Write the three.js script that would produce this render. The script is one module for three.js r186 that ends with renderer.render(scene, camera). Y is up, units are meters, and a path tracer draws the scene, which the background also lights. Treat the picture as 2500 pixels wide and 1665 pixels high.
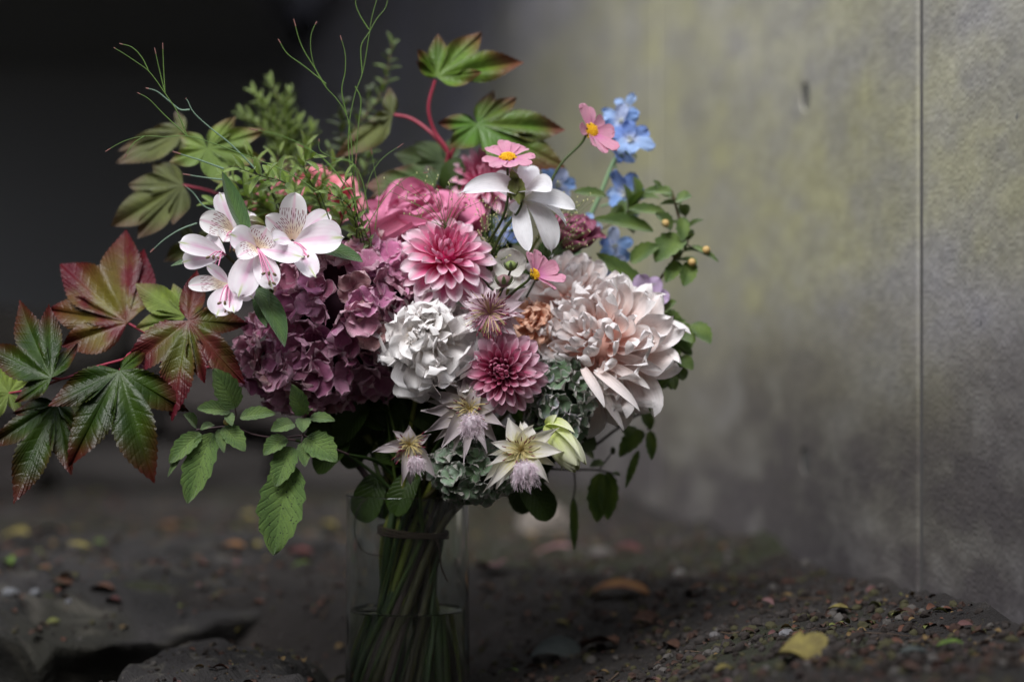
import * as THREE from 'three';
import { mergeGeometries } from 'three/addons/utils/BufferGeometryUtils.js';

// ---------------------------------------------------------------- camera, sky, sun, exposure
const scene = new THREE.Scene();
const FPX = 5900, CAM_Y = 0.4, CAM_Z = 2.4;                 // lens in photograph pixels, eye height, eye distance from the flowers in focus
const camera = new THREE.PerspectiveCamera(2 * Math.atan(1665 / 2 / FPX) * 180 / Math.PI, 2500 / 1665, 0.05, 200);
camera.position.set(0, CAM_Y, CAM_Z);
camera.lookAt(0, CAM_Y, -10);
camera.focus = 2.405;
camera.userData.fStop = 1.75;
const SKY_W = 64, SKY_H = 32, skyData = new Float32Array(SKY_W * SKY_H * 4);
for (let j = 0; j < SKY_H; j++) for (let i = 0; i < SKY_W; i++) {
  const el = Math.max(0, Math.sin(((j + 0.5) / SKY_H - 0.5) * Math.PI)), b = 0.33 * (1 + 2 * el) / 3 * 1.5, k = (j * SKY_W + i) * 4;
  skyData[k] = b * 0.92; skyData[k + 1] = b * 0.97; skyData[k + 2] = b * 1.12; skyData[k + 3] = 1;
}
const sky = new THREE.DataTexture(skyData, SKY_W, SKY_H, THREE.RGBAFormat, THREE.FloatType);
sky.mapping = THREE.EquirectangularReflectionMapping; sky.magFilter = THREE.LinearFilter; sky.needsUpdate = true;
scene.background = sky; scene.environment = sky;
const sun = new THREE.DirectionalLight(new THREE.Color(1.0, 0.985, 0.98), 1.5);
sun.position.set(-2.3, 5.6, 5.2); sun.castShadow = true; sun.shadow.radius = 72;
Object.assign(sun.shadow.camera, { left: -3, right: 3, top: 3, bottom: -3, near: 0.5, far: 20 });
sun.shadow.mapSize.set(2048, 2048);
scene.add(sun, sun.target);
const renderer = new THREE.WebGLRenderer({ antialias: true });
renderer.toneMapping = THREE.LinearToneMapping;
renderer.toneMappingExposure = 3.45;
renderer.shadowMap.enabled = true;

// ---------------------------------------------------------------- helpers
const V = (x, y, z) => new THREE.Vector3(x, y, z);
const at = (px, py, d = 2.4) => V((px - 1250) / FPX * d, CAM_Y + (832.5 - py) / FPX * d, CAM_Z - d);   // a point seen at that place of the photograph, d metres from the eye
const lin = c => (c /= 255) <= 0.04045 ? c / 12.92 : ((c + 0.055) / 1.055) ** 2.4;
const C = (r, g, b) => [lin(r), lin(g), lin(b)];
const mix = (a, b, t) => a + (b - a) * t, mixc = (a, b, t) => [mix(a[0], b[0], t), mix(a[1], b[1], t), mix(a[2], b[2], t)];
const clamp = (x, a = 0, b = 1) => Math.min(b, Math.max(a, x)), sm = (a, b, x) => { x = clamp((x - a) / (b - a)); return x * x * (3 - 2 * x); };
function rng(seed) { let s = (seed * 2654435761) >>> 0 || 1; return () => { s = (s + 0x6D2B79F5) >>> 0; let t = Math.imul(s ^ (s >>> 15), 1 | s); t = (t + Math.imul(t ^ (t >>> 7), 61 | t)) ^ t; return ((t ^ (t >>> 14)) >>> 0) / 4294967296; }; }
const hash2 = (x, y, s) => { let h = Math.imul(x, 374761393) + Math.imul(y, 668265263) + Math.imul(s, 1442695041); h = Math.imul(h ^ (h >>> 13), 1274126177); return ((h ^ (h >>> 16)) >>> 0) / 4294967296; };
function noise(x, y, s = 0) { const xi = Math.floor(x), yi = Math.floor(y); let u = x - xi, v = y - yi; u = u * u * (3 - 2 * u); v = v * v * (3 - 2 * v); return mix(mix(hash2(xi, yi, s), hash2(xi + 1, yi, s), u), mix(hash2(xi, yi + 1, s), hash2(xi + 1, yi + 1, s), u), v); }
function fbm(x, y, o = 4, s = 0) { let a = 0, w = 0.5, t = 0; for (let i = 0; i < o; i++) { a += w * noise(x, y, s + i * 17); t += w; w *= 0.5; x *= 2.03; y *= 2.03; } return a / t; }
const used = {};
function numbered(n) { used[n] = (used[n] ?? -1) + 1; return used[n] ? n + '_' + String(used[n]).padStart(3, '0') : n; }
function thing(name, label, category, pos, group) {
  const o = new THREE.Group(); o.name = numbered(name); o.userData = { label, category };
  if (group) o.userData.group = group;
  o.position.copy(pos); scene.add(o); return o;
}
function mesh(name, geo, mat, parent) { const m = new THREE.Mesh(geo, mat); m.name = name; m.castShadow = m.receiveShadow = true; parent.add(m); return m; }
function single(name, geo, mat, label, category, group, kind) {
  const m = mesh(numbered(name), geo, mat, scene); m.userData = kind ? { kind } : {};
  if (label) m.userData.label = label; if (category) m.userData.category = category; if (group) m.userData.group = group; return m;
}
function sub(name, parent) { const g = new THREE.Group(); g.name = name; parent.add(g); return g; }
const _m = new THREE.Matrix4();
function frame(y, z) { const Y = y.clone().normalize(), X = new THREE.Vector3().crossVectors(Y, z); if (X.lengthSq() < 1e-8) X.set(1, 0, 0.01).cross(Y); X.normalize(); const Z = new THREE.Vector3().crossVectors(X, Y); return new THREE.Quaternion().setFromRotationMatrix(_m.makeBasis(X, Y, Z)); }
function tex(w, h, f, srgb = true, rep = true) {
  const d = new Uint8Array(w * h * 4);
  for (let j = 0; j < h; j++) for (let i = 0; i < w; i++) { const c = f(i / w, j / h), k = (j * w + i) * 4; d[k] = clamp(c[0]) * 255; d[k + 1] = clamp(c[1]) * 255; d[k + 2] = clamp(c[2]) * 255; d[k + 3] = 255; }
  const t = new THREE.DataTexture(d, w, h); t.magFilter = THREE.LinearFilter; t.minFilter = THREE.LinearMipmapLinearFilter; t.generateMipmaps = true; if (srgb) t.colorSpace = THREE.SRGBColorSpace;
  t.wrapS = t.wrapT = rep ? THREE.RepeatWrapping : THREE.ClampToEdgeWrapping; t.needsUpdate = true; return t;
}
const gray = g => [g, g, g];

// One petal or simple leaf: base at the origin, runs along +y, faces +z. chord: the tip is put on +y at distance L.
function petal(o) {
  const { L = 0.03, W = 0.012, a = 1, b = 0.6, base = 0.15, cup = 0.5, bend = 0, bend0 = 0, pow = 1, lip = 0, twist = 0, ruffle = 0, rf = 9, tooth = null, fold = 0, serr = 0, sn = 8, nu = 7, nv = 11, col = () => [1, 1, 1], seed = 1, tipcup = 1, chord = false } = o;
  const R = rng(seed), ph = R() * 6.28, ph2 = R() * 6.28, pos = [], uv = [], cols = [], idx = [];
  const pk = a / (a + b), nm = Math.pow(pk, a) * Math.pow(1 - pk, b);
  const prof = v => { const p = Math.pow(v, a) * Math.pow(1 - v, b) / nm; return p + base * Math.pow(1 - v, 1.5) * (1 - p); };
  let y = 0, z = 0, lv = 0; const line = [];
  for (let j = 0; j <= nv; j++) { const q = j / nv, v = 1 - Math.pow(1 - q, 1.45); const n = 4; for (let i = 0; i < n; i++) { const vm = lv + (v - lv) * (i + 0.5) / n, f = bend0 + bend * Math.pow(vm, pow) - lip * Math.pow(vm, 7); y += Math.cos(f) * (v - lv) / n * L; z += Math.sin(f) * (v - lv) / n * L; } line.push([v, y, z, bend0 + bend * Math.pow(v, pow) - lip * Math.pow(v, 7)]); lv = v; }
  const ce = chord ? Math.atan2(z, y) : 0, sc = chord ? L / Math.hypot(y, z) : 1;
  for (const [v, cy, cz, f] of line) {
    let w = W / 2 * prof(v); if (serr) w *= 1 + serr * ((v * sn % 1) - 0.5);
    const cu = cup * mix(1, tipcup, v), tw = twist * v;
    for (let i = 0; i <= nu; i++) {
      const s = i / nu * 2 - 1;
      let x, h; if (Math.abs(cu) > 0.02) { x = Math.sin(cu * s) / cu * w; h = (1 - Math.cos(cu * s)) / cu * w; } else { x = s * w; h = 0; }
      h += fold * Math.abs(s) * w;
      if (ruffle) h += ruffle * W * Math.pow(Math.abs(s), 1.5) * v * Math.sin(v * rf + ph + (s > 0 ? 1.9 : 0)) + ruffle * W * 0.7 * v * v * v * Math.sin(s * rf * 0.6 + ph2);
      const X = x * Math.cos(tw) - h * Math.sin(tw), H = x * Math.sin(tw) + h * Math.cos(tw);
      let dt = tooth ? L * tooth(s) * Math.pow(v, 5) : 0;
      const py = cy - H * Math.sin(f) + dt * Math.cos(f), pz = cz + H * Math.cos(f) + dt * Math.sin(f);
      const yy = (py * Math.cos(ce) + pz * Math.sin(ce)) * sc, zz = (-py * Math.sin(ce) + pz * Math.cos(ce)) * sc;
      pos.push(X * sc, yy, zz); uv.push(s * 0.5 + 0.5, v); const c = col(s, v, R); cols.push(c[0], c[1], c[2]);
    }
  }
  for (let j = 0; j < nv; j++) for (let i = 0; i < nu; i++) { const p = j * (nu + 1) + i; idx.push(p, p + 1, p + nu + 2, p, p + nu + 2, p + nu + 1); }
  const g = new THREE.BufferGeometry();
  g.setAttribute('position', new THREE.Float32BufferAttribute(pos, 3)); g.setAttribute('uv', new THREE.Float32BufferAttribute(uv, 2)); g.setAttribute('color', new THREE.Float32BufferAttribute(cols, 3));
  g.setIndex(idx); g.computeVertexNormals(); return g;
}
function span(name, P0, P1, nrm, o, mat, parent) {   // a petal or leaf from P0 to P1 (world), facing nrm
  const d = P1.clone().sub(P0), m = mesh(name, petal({ ...o, L: d.length(), chord: true }), mat, parent);
  m.position.copy(P0).sub(parent.getWorldPosition(V(0, 0, 0))); m.quaternion.copy(frame(d, nrm)); return m;
}
function tube(pts, r0, r1, seg = 24, rad = 6) {
  const c = new THREE.CatmullRomCurve3(pts), g = new THREE.TubeGeometry(c, seg, 1, rad, false), p = g.attributes.position, n = g.attributes.normal;
  for (let j = 0; j <= seg; j++) { const q = c.getPointAt(j / seg), r = mix(r0, r1, j / seg); for (let i = 0; i <= rad; i++) { const k = j * (rad + 1) + i; p.setXYZ(k, q.x + n.getX(k) * r, q.y + n.getY(k) * r, q.z + n.getZ(k) * r); } }
  return g;
}
const local = (pts, o) => { const w = o.getWorldPosition(V(0, 0, 0)); return pts.map(p => p.clone().sub(w)); };
function plain(g) { for (const k of Object.keys(g.attributes)) if (!['position', 'normal', 'color'].includes(k)) g.deleteAttribute(k); return g.index ? g.toNonIndexed() : g; }
function tint(g, c) { const n = g.attributes.position.count, a = new Float32Array(n * 3); for (let i = 0; i < n; i++) a.set(c, i * 3); g.setAttribute('color', new THREE.BufferAttribute(a, 3)); return g; }

// ---------------------------------------------------------------- materials
const grainTex = tex(256, 256, (u, v) => gray(0.5 * noise(u * 128, v * 128, 3) + 0.5 * noise(u * 256, v * 256, 5)), false);
const veinBump = tex(128, 256, (u, v) => gray(0.5 + 0.25 * Math.sin((u - 0.5) * 70 * (0.5 + 0.5 * v)) + 0.3 * (fbm(u * 22, v * 9, 3, 4) - 0.5)), false);
const petalMat = (tr = 0.28, o = {}) => new THREE.MeshPhysicalMaterial({ vertexColors: true, map: petalTint, roughness: 1, transmission: tr, thickness: 0, bumpMap: veinBump, bumpScale: 0.00009, sheen: 0.06, sheenRoughness: 0.6, side: THREE.DoubleSide, ...o });
const petalTint = tex(128, 256, (u, v) => gray(0.93 + 0.07 * fbm(u * 34, v * 5, 3, 14) - 0.05 * (fbm(u * 60, v * 12, 2, 15) > 0.66 ? 1 : 0)), true);
const sepalTint = tex(256, 256, (u, v) => { const s = (u - 0.5) * 2, a = Math.atan2(s, v + 0.02) * 7 + 0.7 * (fbm(u * 9, v * 9, 3, 16) - 0.5), f = Math.abs(a - Math.round(a)); return gray(0.97 - 0.10 * (1 - sm(0.02, 0.10, f)) - 0.16 * (0.5 - fbm(u * 7, v * 7, 4, 18)) - 0.05 * (1 - sm(0.03, 0.2, Math.abs(fbm(u * 22, v * 22, 2, 19) - 0.5)))); }, true);
const M = {
  petal: petalMat(0.34), thick: petalMat(0.26, { bumpScale: 0.00022 }), sepal: petalMat(0.25, { map: sepalTint, bumpScale: 0.0002, bumpMap: tex(128, 128, (u, v) => gray(fbm(u * 14, v * 14, 3, 9)), false) }),
};
const std = (c, r = 0.7, o = {}) => new THREE.MeshPhysicalMaterial({ color: new THREE.Color(...c), roughness: r, side: THREE.DoubleSide, ...o });
// leaf surface: a mid vein, side veins and a fine net; u across, v along
const leafH = (u, v, n = 9) => { const s = Math.abs(u - 0.5) * 2, t = v * n - s * 2.6, f = Math.abs(t - Math.round(t)); return { mid: 1 - sm(0.0, 0.05, s), side: 1 - sm(0.02, 0.1, f), f, s }; };
const leafBump = tex(256, 512, (u, v) => { const q = leafH(u, v); return gray(clamp(0.5 * sm(0, 0.22, q.f) * sm(0, 0.14, q.s) + 0.5 * fbm(u * 40, v * 80, 3, 8))); }, false, false);
const leafTint = tex(256, 512, (u, v) => { const q = leafH(u, v), k = 0.86 + 0.14 * fbm(u * 12, v * 24, 4, 2), w = Math.max(q.mid, 0.6 * q.side); return [k + 0.06 * w, k + 0.06 * w, k + 0.03 * w]; }, true, false);
const spotTint = tex(256, 512, (u, v) => { const q = leafH(u, v, 6), k = 0.85 + 0.15 * fbm(u * 9, v * 18, 4, 2), w = 0.4 * q.mid + 0.2 * q.side; let c = [k + w * 0.3, k + w * 0.3, k + w * 0.3];
  const gx = Math.floor(u * 16), gy = Math.floor(v * 34), h = hash2(gx, gy, 77); if (h > 0.62) { const dx = u * 16 - gx - 0.3 - 0.4 * hash2(gx, gy, 5), dy = v * 34 - gy - 0.3 - 0.4 * hash2(gx, gy, 6), r = Math.hypot(dx, dy); if (r < 0.16 + 0.14 * hash2(gx, gy, 8)) c = h > 0.85 ? [0.2, 0.16, 0.12] : [1, 1, 0.75]; } return c; }, true, false);
M.gloss = new THREE.MeshPhysicalMaterial({ vertexColors: true, map: leafTint, bumpMap: leafBump, bumpScale: 0.0006, roughness: 0.33, specularIntensity: 0.42, side: THREE.DoubleSide });
M.leaf = new THREE.MeshPhysicalMaterial({ vertexColors: true, map: leafTint, bumpMap: leafBump, bumpScale: 0.0006, roughness: 1, transmission: 0.38, thickness: 0, clearcoat: 0.25, clearcoatRoughness: 0.5, side: THREE.DoubleSide });
M.spotted = new THREE.MeshPhysicalMaterial({ vertexColors: true, map: spotTint, bumpMap: leafBump, bumpScale: 0.0009, roughness: 1, transmission: 0.2, thickness: 0, clearcoat: 0.15, clearcoatRoughness: 0.6, side: THREE.DoubleSide });
M.stem = std(C(74, 92, 34), 0.6); M.stemDark = std(C(52, 44, 36), 0.7); M.redStem = std(C(150, 52, 70), 0.5); M.mauveStem = std(C(74, 56, 58), 0.6); M.brownStem = std(C(92, 78, 48), 0.7);
M.vc = new THREE.MeshPhysicalMaterial({ vertexColors: true, roughness: 0.8, side: THREE.DoubleSide });
const stemMats = [std(C(58, 76, 22), 0.5), std(C(92, 98, 32), 0.5), std(C(40, 60, 20), 0.5), std(C(62, 58, 28), 0.55)];

// ================================================================ the setting
// Concrete wall: runs away from the eye on the right; x = 0.364 - 0.179 (d - 3)
const wallDir = V(-0.179, 0, -1).normalize(), wallN = V(-1, 0, 0.179).normalize();       // along (away), out of the wall
const wallPt = (d, y = 0) => V(0.364 - 0.179 * (d - 3), y, CAM_Z - d);
const GROUND_Y = 0.115;
const vaseC = V(-0.11, 0, -0.14);
const slabs = [];
function slab(x, d, rx, rz, turn, top, thick, seed, tilt = 0) { slabs.push({ x, z: CAM_Z - d, rx, rz, turn, top, thick, seed, tilt }); }
slab(-0.72, 3.55, 0.60, 0.82, 0.06, 0.118, 0.16, 11, 0.012);
slab(-0.31, 2.50, 0.118, 0.215, 0.12, 0.058, 0.14, 23, 0);
slab(-0.60, 2.24, 0.155, 0.16, 0.3, 0.085, 0.2, 31, -0.05);
slab(-0.66, 2.62, 0.15, 0.12, -0.2, 0.02, 0.1, 37, 0);
const slabE = (s, x, z) => { const c = Math.cos(s.turn), n = Math.sin(s.turn), X = (x - s.x) * c + (z - s.z) * n, Z = -(x - s.x) * n + (z - s.z) * c, th = Math.atan2(Z / s.rz, X / s.rx); return Math.pow(Math.pow(Math.abs(X / s.rx), 3.2) + Math.pow(Math.abs(Z / s.rz), 3.2), 1 / 3.2) / (1 + 0.09 * (noise(th * 1.6 + 9, s.seed, 3) - 0.5) * 2 + 0.05 * (noise(th * 5 + 9, s.seed, 4) - 0.5)); };
const slabY = (s, x, z, e) => s.top + s.tilt * (x - s.x) / s.rx + 0.050 * (fbm(x * 6, z * 6, 4, s.seed) - 0.5) + 0.020 * (fbm(x * 28, z * 34, 3, s.seed + 5) - 0.5) - 0.035 * (1 - sm(0.0, 0.035, Math.abs(fbm(x * 3.1 + 4, z * 3.1, 3, s.seed + 40) - 0.5))) - 0.045 * Math.pow(sm(0.72, 1.0, e), 2);
function groundY(x, z) {
  const d = CAM_Z - z; let y = GROUND_Y + 0.012 * (fbm(x * 5, z * 5, 4, 7) - 0.5) + 0.011 * (fbm(x * 36, z * 36, 4, 9) - 0.5);
  const wd = 0.364 - 0.179 * (d - 3) - x; if (d > 1 && d < 9 && wd < 0.3) y += (0.012 + 0.035 * Math.pow(fbm(d * 6, 3, 4, 71), 2)) * Math.exp(-Math.max(wd, 0) / 0.05);
  const r = Math.hypot((x - vaseC.x) / 0.42, (z - vaseC.z) / (z > vaseC.z ? 1.3 : 0.5));
  y -= 0.090 * (1 - sm(0.20, 1.0, r));
  if (x < -0.12) y -= 0.115 * sm(-0.12, -0.25, x) * (1 - sm(2.7, 2.85, d)) ;
  return Math.max(y - 0.02 * (1 - sm(0.08, 0.12, Math.hypot(x - vaseC.x, z - vaseC.z))), 0.012);
}
const topY = (x, z) => { let y = groundY(x, z); for (const s of slabs) { const e = slabE(s, x, z); if (e < 0.97) y = Math.max(y, slabY(s, x, z, e)); } return y; };
{ // soil
  const N = 300, pos = [], col = [], idx = [], uv = [];
  const warp = u => { const k = u * 2 - 1, a = Math.abs(k); return Math.sign(k) * (a * 1.5 + 40 * Math.pow(a, 9)); };
  for (let j = 0; j <= N; j++) for (let i = 0; i <= N; i++) {
    const x = warp(i / N), z = warp(j / N) - 0.7; pos.push(x, groundY(x, z), z); uv.push(x, z);
    const n = fbm(x * 9, z * 9, 5, 2), m = fbm(x * 4, z * 4, 4, 6), w = fbm(x * 60, z * 60, 2, 12);
    let c = mixc(C(26, 22, 20), C(46, 41, 38), clamp(n * 1.6 - 0.4)); c = mixc(c, C(38, 42, 18), 0.85 * sm(0.47, 0.6, m)); c = mixc(c, C(74, 68, 64), 0.3 * sm(0.62, 0.8, w)); col.push(...c);
  }
  for (let j = 0; j < N; j++) for (let i = 0; i < N; i++) { const p = j * (N + 1) + i; idx.push(p, p + N + 1, p + 1, p + 1, p + N + 1, p + N + 2); }
  const g = new THREE.BufferGeometry(); g.setAttribute('position', new THREE.Float32BufferAttribute(pos, 3)); g.setAttribute('color', new THREE.Float32BufferAttribute(col, 3)); g.setAttribute('uv', new THREE.Float32BufferAttribute(uv, 2)); g.setIndex(idx); g.computeVertexNormals();
  const gt = grainTex.clone(); gt.repeat.set(5, 5); gt.needsUpdate = true;
  single('ground', g, new THREE.MeshPhysicalMaterial({ vertexColors: true, roughness: 0.95, bumpMap: gt, bumpScale: 0.006 }), 'dark damp soil ground with moss beside the concrete wall', 'ground', null, 'structure');
}
{ // rough stone slabs on the left
  const names = ['wide flat grey stone slab strewn with leaf litter', 'small low stone slab beside the glass vase', 'rough grey rock at the edge of the dark pit', 'sunken dark stone at the bottom of the pit'];
  const st = grainTex.clone(); st.repeat.set(4, 4); st.needsUpdate = true;
  const mat = new THREE.MeshPhysicalMaterial({ vertexColors: true, roughness: 0.9, bumpMap: st, bumpScale: 0.005 });
  slabs.forEach((s, k) => {
    const NA = 220, NR = 90, pos = [], col = [], idx = [], uv = [];
    const c = Math.cos(s.turn), n = Math.sin(s.turn);
    for (let j = 0; j <= NR; j++) { const t = j / NR, e = t < 0.85 ? t / 0.85 : 1, dn = t < 0.85 ? 0 : (t - 0.85) / 0.15;
      for (let i = 0; i <= NA; i++) { const th = i / NA * Math.PI * 2, ct = Math.cos(th), sn = Math.sin(th);
        let r = 1 / Math.pow(Math.pow(Math.abs(ct), 3.2) + Math.pow(Math.abs(sn), 3.2), 1 / 3.2); let X, Z, x, z; const rr = r * e; X = ct * rr * s.rx; Z = sn * rr * s.rz; x = s.x + X * c - Z * n; z = s.z + X * n + Z * c; const e0 = slabE(s, x, z); const q = e0 > 1e-4 ? e / e0 : 1; X *= q; Z *= q; x = s.x + X * c - Z * n; z = s.z + X * n + Z * c;
        let y = slabY(s, x, z, e) - s.thick * dn; if (dn > 0) { const o = 1 - 0.06 * dn + 0.03 * (fbm(th * 6, y * 30, 3, s.seed) - 0.5); x = s.x + (x - s.x) * o; z = s.z + (z - s.z) * o; }
        pos.push(x, y, z); uv.push(x + y, z + y);
        const m = fbm(x * 14, z * 14 + y * 8, 5, s.seed), w = fbm(x * 70, z * 70 + y * 40, 2, 3), l = fbm(x * 6, z * 6, 4, 21);
        let q2 = mixc(C(22, 20, 19), C(46, 43, 42), clamp(m * 2.8 - 0.95)); q2 = mixc(q2, C(34, 33, 19), 0.6 * sm(0.55, 0.68, l)); q2 = mixc(q2, C(90, 86, 76), 0.45 * sm(0.66, 0.8, w)); col.push(...q2); } }
    for (let j = 0; j < NR; j++) for (let i = 0; i < NA; i++) { const p = j * (NA + 1) + i; idx.push(p, p + 1, p + NA + 1, p + 1, p + NA + 2, p + NA + 1); }
    const g = new THREE.BufferGeometry(); g.setAttribute('position', new THREE.Float32BufferAttribute(pos, 3)); g.setAttribute('color', new THREE.Float32BufferAttribute(col, 3)); g.setAttribute('uv', new THREE.Float32BufferAttribute(uv, 2)); g.setIndex(idx); g.computeVertexNormals();
    single(k < 2 ? 'stone_slab' : 'rock', g, mat, names[k], k < 2 ? 'stone slab' : 'rock');
  });
}
{ // concrete wall of cast panels with tie holes and open joints
  const T = 0.22, H = 2.5, y0 = -0.1;
  const conc = tex(2048, 1024, (u, v) => {            // 4.8 m by 2.4 m
    const x = u * 4.8, y = v * 2.4;
    const big = fbm(x * 0.9, y * 2.4, 5, 31), fine = fbm(x * 11, y * 26, 5, 33), drip = fbm(x * 6, y * 1.1, 4, 35), sp = fbm(x * 60, y * 110, 2, 37), cl = fbm(x * 1.7, y * 4.5, 5, 39);
    let c = mixc([0.74, 0.73, 0.775], [0.80, 0.79, 0.835], clamp(big * 1.8 - 0.4)); c = mixc(c, [0.64, 0.63, 0.63], 0.4 * sm(0.48, 0.75, drip));
    const alg = sm(0.12, 0.86, cl + 0.12 * (drip - 0.5) + 0.24 * (1 - Math.abs(y - 0.5) / 0.34)); c = mixc(c, [0.63, 0.62, 0.46], 0.9 * alg * clamp(0.75 + 0.8 * (fine - 0.4)));
    const damp = sm(0.42, 1.0, 0.36 + 0.30 * fbm(x * 2.2, y * 8, 6, 51) - 0.22 * sm(0.45, 0.8, y) + 0.62 * clamp((0.50 - y) / 0.40)); c = mixc(c, [0.29, 0.268, 0.275], 0.9 * damp * clamp(0.7 + 1.4 * (fine - 0.4)));  // damp stain at the base, deepened to paint in the downward light falloff
    const k = 0.90 + 0.2 * (fine - 0.5) * 1.4 + 0.16 * (sp - 0.5); c = [c[0] * k, c[1] * k, c[2] * k];
    const gx = Math.floor(x * 9), gy = Math.floor(y * 9); if (hash2(gx, gy, 91) > 0.9) { const r = Math.hypot(x * 9 - gx - 0.2 - 0.6 * hash2(gx, gy, 92), y * 9 - gy - 0.2 - 0.6 * hash2(gx, gy, 93)); if (r < 0.03) c = mixc(c, [0.35, 0.35, 0.35], 0.5); }
    return c;
  });
  const bt = tex(512, 512, (u, v) => gray(0.6 * fbm(u * 24, v * 24, 4, 61) + 0.4 * noise(u * 256, v * 256, 63)), false); bt.repeat.set(3, 3);
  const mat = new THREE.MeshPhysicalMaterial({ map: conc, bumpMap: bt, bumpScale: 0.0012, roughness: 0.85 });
  const o = thing('concrete_wall', 'grey cast concrete wall with tie holes and algae stains', 'wall', wallPt(2.59, 0));
  o.quaternion.setFromRotationMatrix(_m.makeBasis(wallDir, V(0, 1, 0), new THREE.Vector3().crossVectors(wallDir, V(0, 1, 0))));   // local x runs away from the eye, z points out of the wall
  const out = new THREE.Vector3().crossVectors(wallDir, V(0, 1, 0)).dot(wallN) > 0 ? 1 : -1;
  const holeY = [0.251, 0.7036, 1.156, 1.61], plug = std([0.07, 0.07, 0.065], 0.95), jointMat = std([0.085, 0.082, 0.078], 0.95);
  for (let k = -3; k < 9; k++) {
    const w = 1.2, gap = 0.008, sh = new THREE.Shape(); sh.moveTo(k * w + gap, y0); sh.lineTo((k + 1) * w - gap, y0); sh.lineTo((k + 1) * w - gap, H); sh.lineTo(k * w + gap, H); sh.closePath();
    const hx = [k * w + 0.417]; if (k === 0) hx.length = 1;
    for (const x of hx) for (const y of holeY) { const h = new THREE.Path(); h.absellipse(x, y, 0.0165, 0.0165, 0, Math.PI * 2, true); sh.holes.push(h); }
    const g = new THREE.ExtrudeGeometry(sh, { depth: T - 0.003, bevelEnabled: true, bevelThickness: 0.003, bevelSize: 0.003, bevelSegments: 2, bevelOffset: -0.003, curveSegments: 24 });
    if (out > 0) g.translate(0, 0, -T); else { g.translate(0, 0, 0.003); }
    const p = g.attributes.position, uv = g.attributes.uv; for (let i = 0; i < p.count; i++) uv.setXY(i, (p.getX(i) + 0.9 + (Math.abs(p.getZ(i)) > 0.02 ? p.getZ(i) : 0)) / 4.8, p.getY(i) / 2.4);
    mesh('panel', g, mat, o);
    const jf = new THREE.BoxGeometry(gap * 2 - 0.0006, H - y0 - 0.01, 0.09); jf.translate((k + 1) * w, (H + y0) / 2, -out * 0.0485); mesh('joint', jf, jointMat, o);
    for (const x of hx) for (const y of holeY) { const c = new THREE.CylinderGeometry(0.0172, 0.0172, 0.02, 24); c.rotateX(Math.PI / 2); c.translate(x, y, -out * 0.0125); mesh('tie_hole_plug', c, plug, o); }
  }
  const back = new THREE.BoxGeometry(14.4, H - y0 - 0.02, 0.1); back.translate(3.6, (H + y0) / 2, -out * (T * 0.5 + 0.04)); mesh('core', back, std([0.10, 0.10, 0.10], 0.95), o);
}
{ // dark recess behind: stacked stone wall under unseen roof slabs added for shade
  const R = rng(5), o = thing('stone_wall', 'low dry wall of stacked rough stones under the added roof', 'wall', V(-0.95, 0, CAM_Z - 4.75));
  const mats = [0, 1, 2].map(k => new THREE.MeshPhysicalMaterial({ color: new THREE.Color(...[C(66, 62, 60), C(54, 50, 46), C(78, 72, 70)][k]), roughness: 0.95, bumpMap: grainTex, bumpScale: 0.01 }));
  const geos = [0, 1, 2, 3].map(k => { const g = new THREE.BoxGeometry(1, 1, 1, 10, 8, 6), p = g.attributes.position; for (let i = 0; i < p.count; i++) { const v = V(p.getX(i), p.getY(i), p.getZ(i)), n = v.clone().normalize().multiplyScalar(0.62); v.lerp(n, 0.4); const f = 1 + 0.4 * (fbm(v.x * 3 + k * 7, v.y * 3 + v.z * 2, 3, k) - 0.5); p.setXYZ(i, v.x * f, v.y * f, v.z * f); } g.computeVertexNormals(); return g; });
  let y = 0.08; while (y < 0.36) { const h = 0.12 + 0.08 * R(); let x = -1.15; while (x < 0.52) { const w = 0.2 + 0.28 * R(); const m = mesh('stone', geos[Math.floor(R() * 4)], mats[Math.floor(R() * 3)], o); m.position.set(x + w / 2, y + h / 2, 0.05 * (R() - 0.5)); m.scale.set(w * 0.97, h * 0.97, 0.34); m.rotation.z = 0.16 * (R() - 0.5); x += w; } y += h; }
  mesh('packing', new THREE.BoxGeometry(1.6, 0.36, 0.2).translate(-0.3, 0.19, -0.1), std(C(36, 33, 30), 1), o);
  const grey = std([0.3, 0.295, 0.285], 0.9);
  const rf = mergeGeometries([new THREE.BoxGeometry(3.05, 0.16, 6.9).translate(-2.375, 1.62, CAM_Z - 6.95), new THREE.BoxGeometry(6.2, 0.16, 7.3).translate(-2.0, 2.56, CAM_Z - 6.65)]);  // added out-of-view slabs, sized to grade the shade along the wall
  single('roof', rf, grey, 'unseen concrete roof slabs added to shade the recess', 'roof');
  const bw = new THREE.BoxGeometry(7, 3.45, 0.25); bw.translate(-0.6, 1.62, 3.25);  // unseen wall added behind the eye to shade the lower scene
  single('added_shade_wall', bw, std([0.22, 0.21, 0.2], 0.9), 'unseen tall wall added behind the viewer to block light', 'wall');
  const lw = new THREE.BoxGeometry(0.22, 1.4, 4.6); lw.translate(-1.7, 0.66, 0.75);  // unseen wall added on the left to cut low sky light
  single('added_shade_wall', lw, std([0.2, 0.19, 0.18], 0.9), 'unseen long wall added on the left to block light', 'wall');
  const ew = new THREE.BoxGeometry(6, 2.47, 0.2); ew.translate(-2.3, 1.235, CAM_Z - 10.2);
  single('end_wall', ew, grey, 'plain end wall at the back of the dark recess', 'wall');
}

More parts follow.
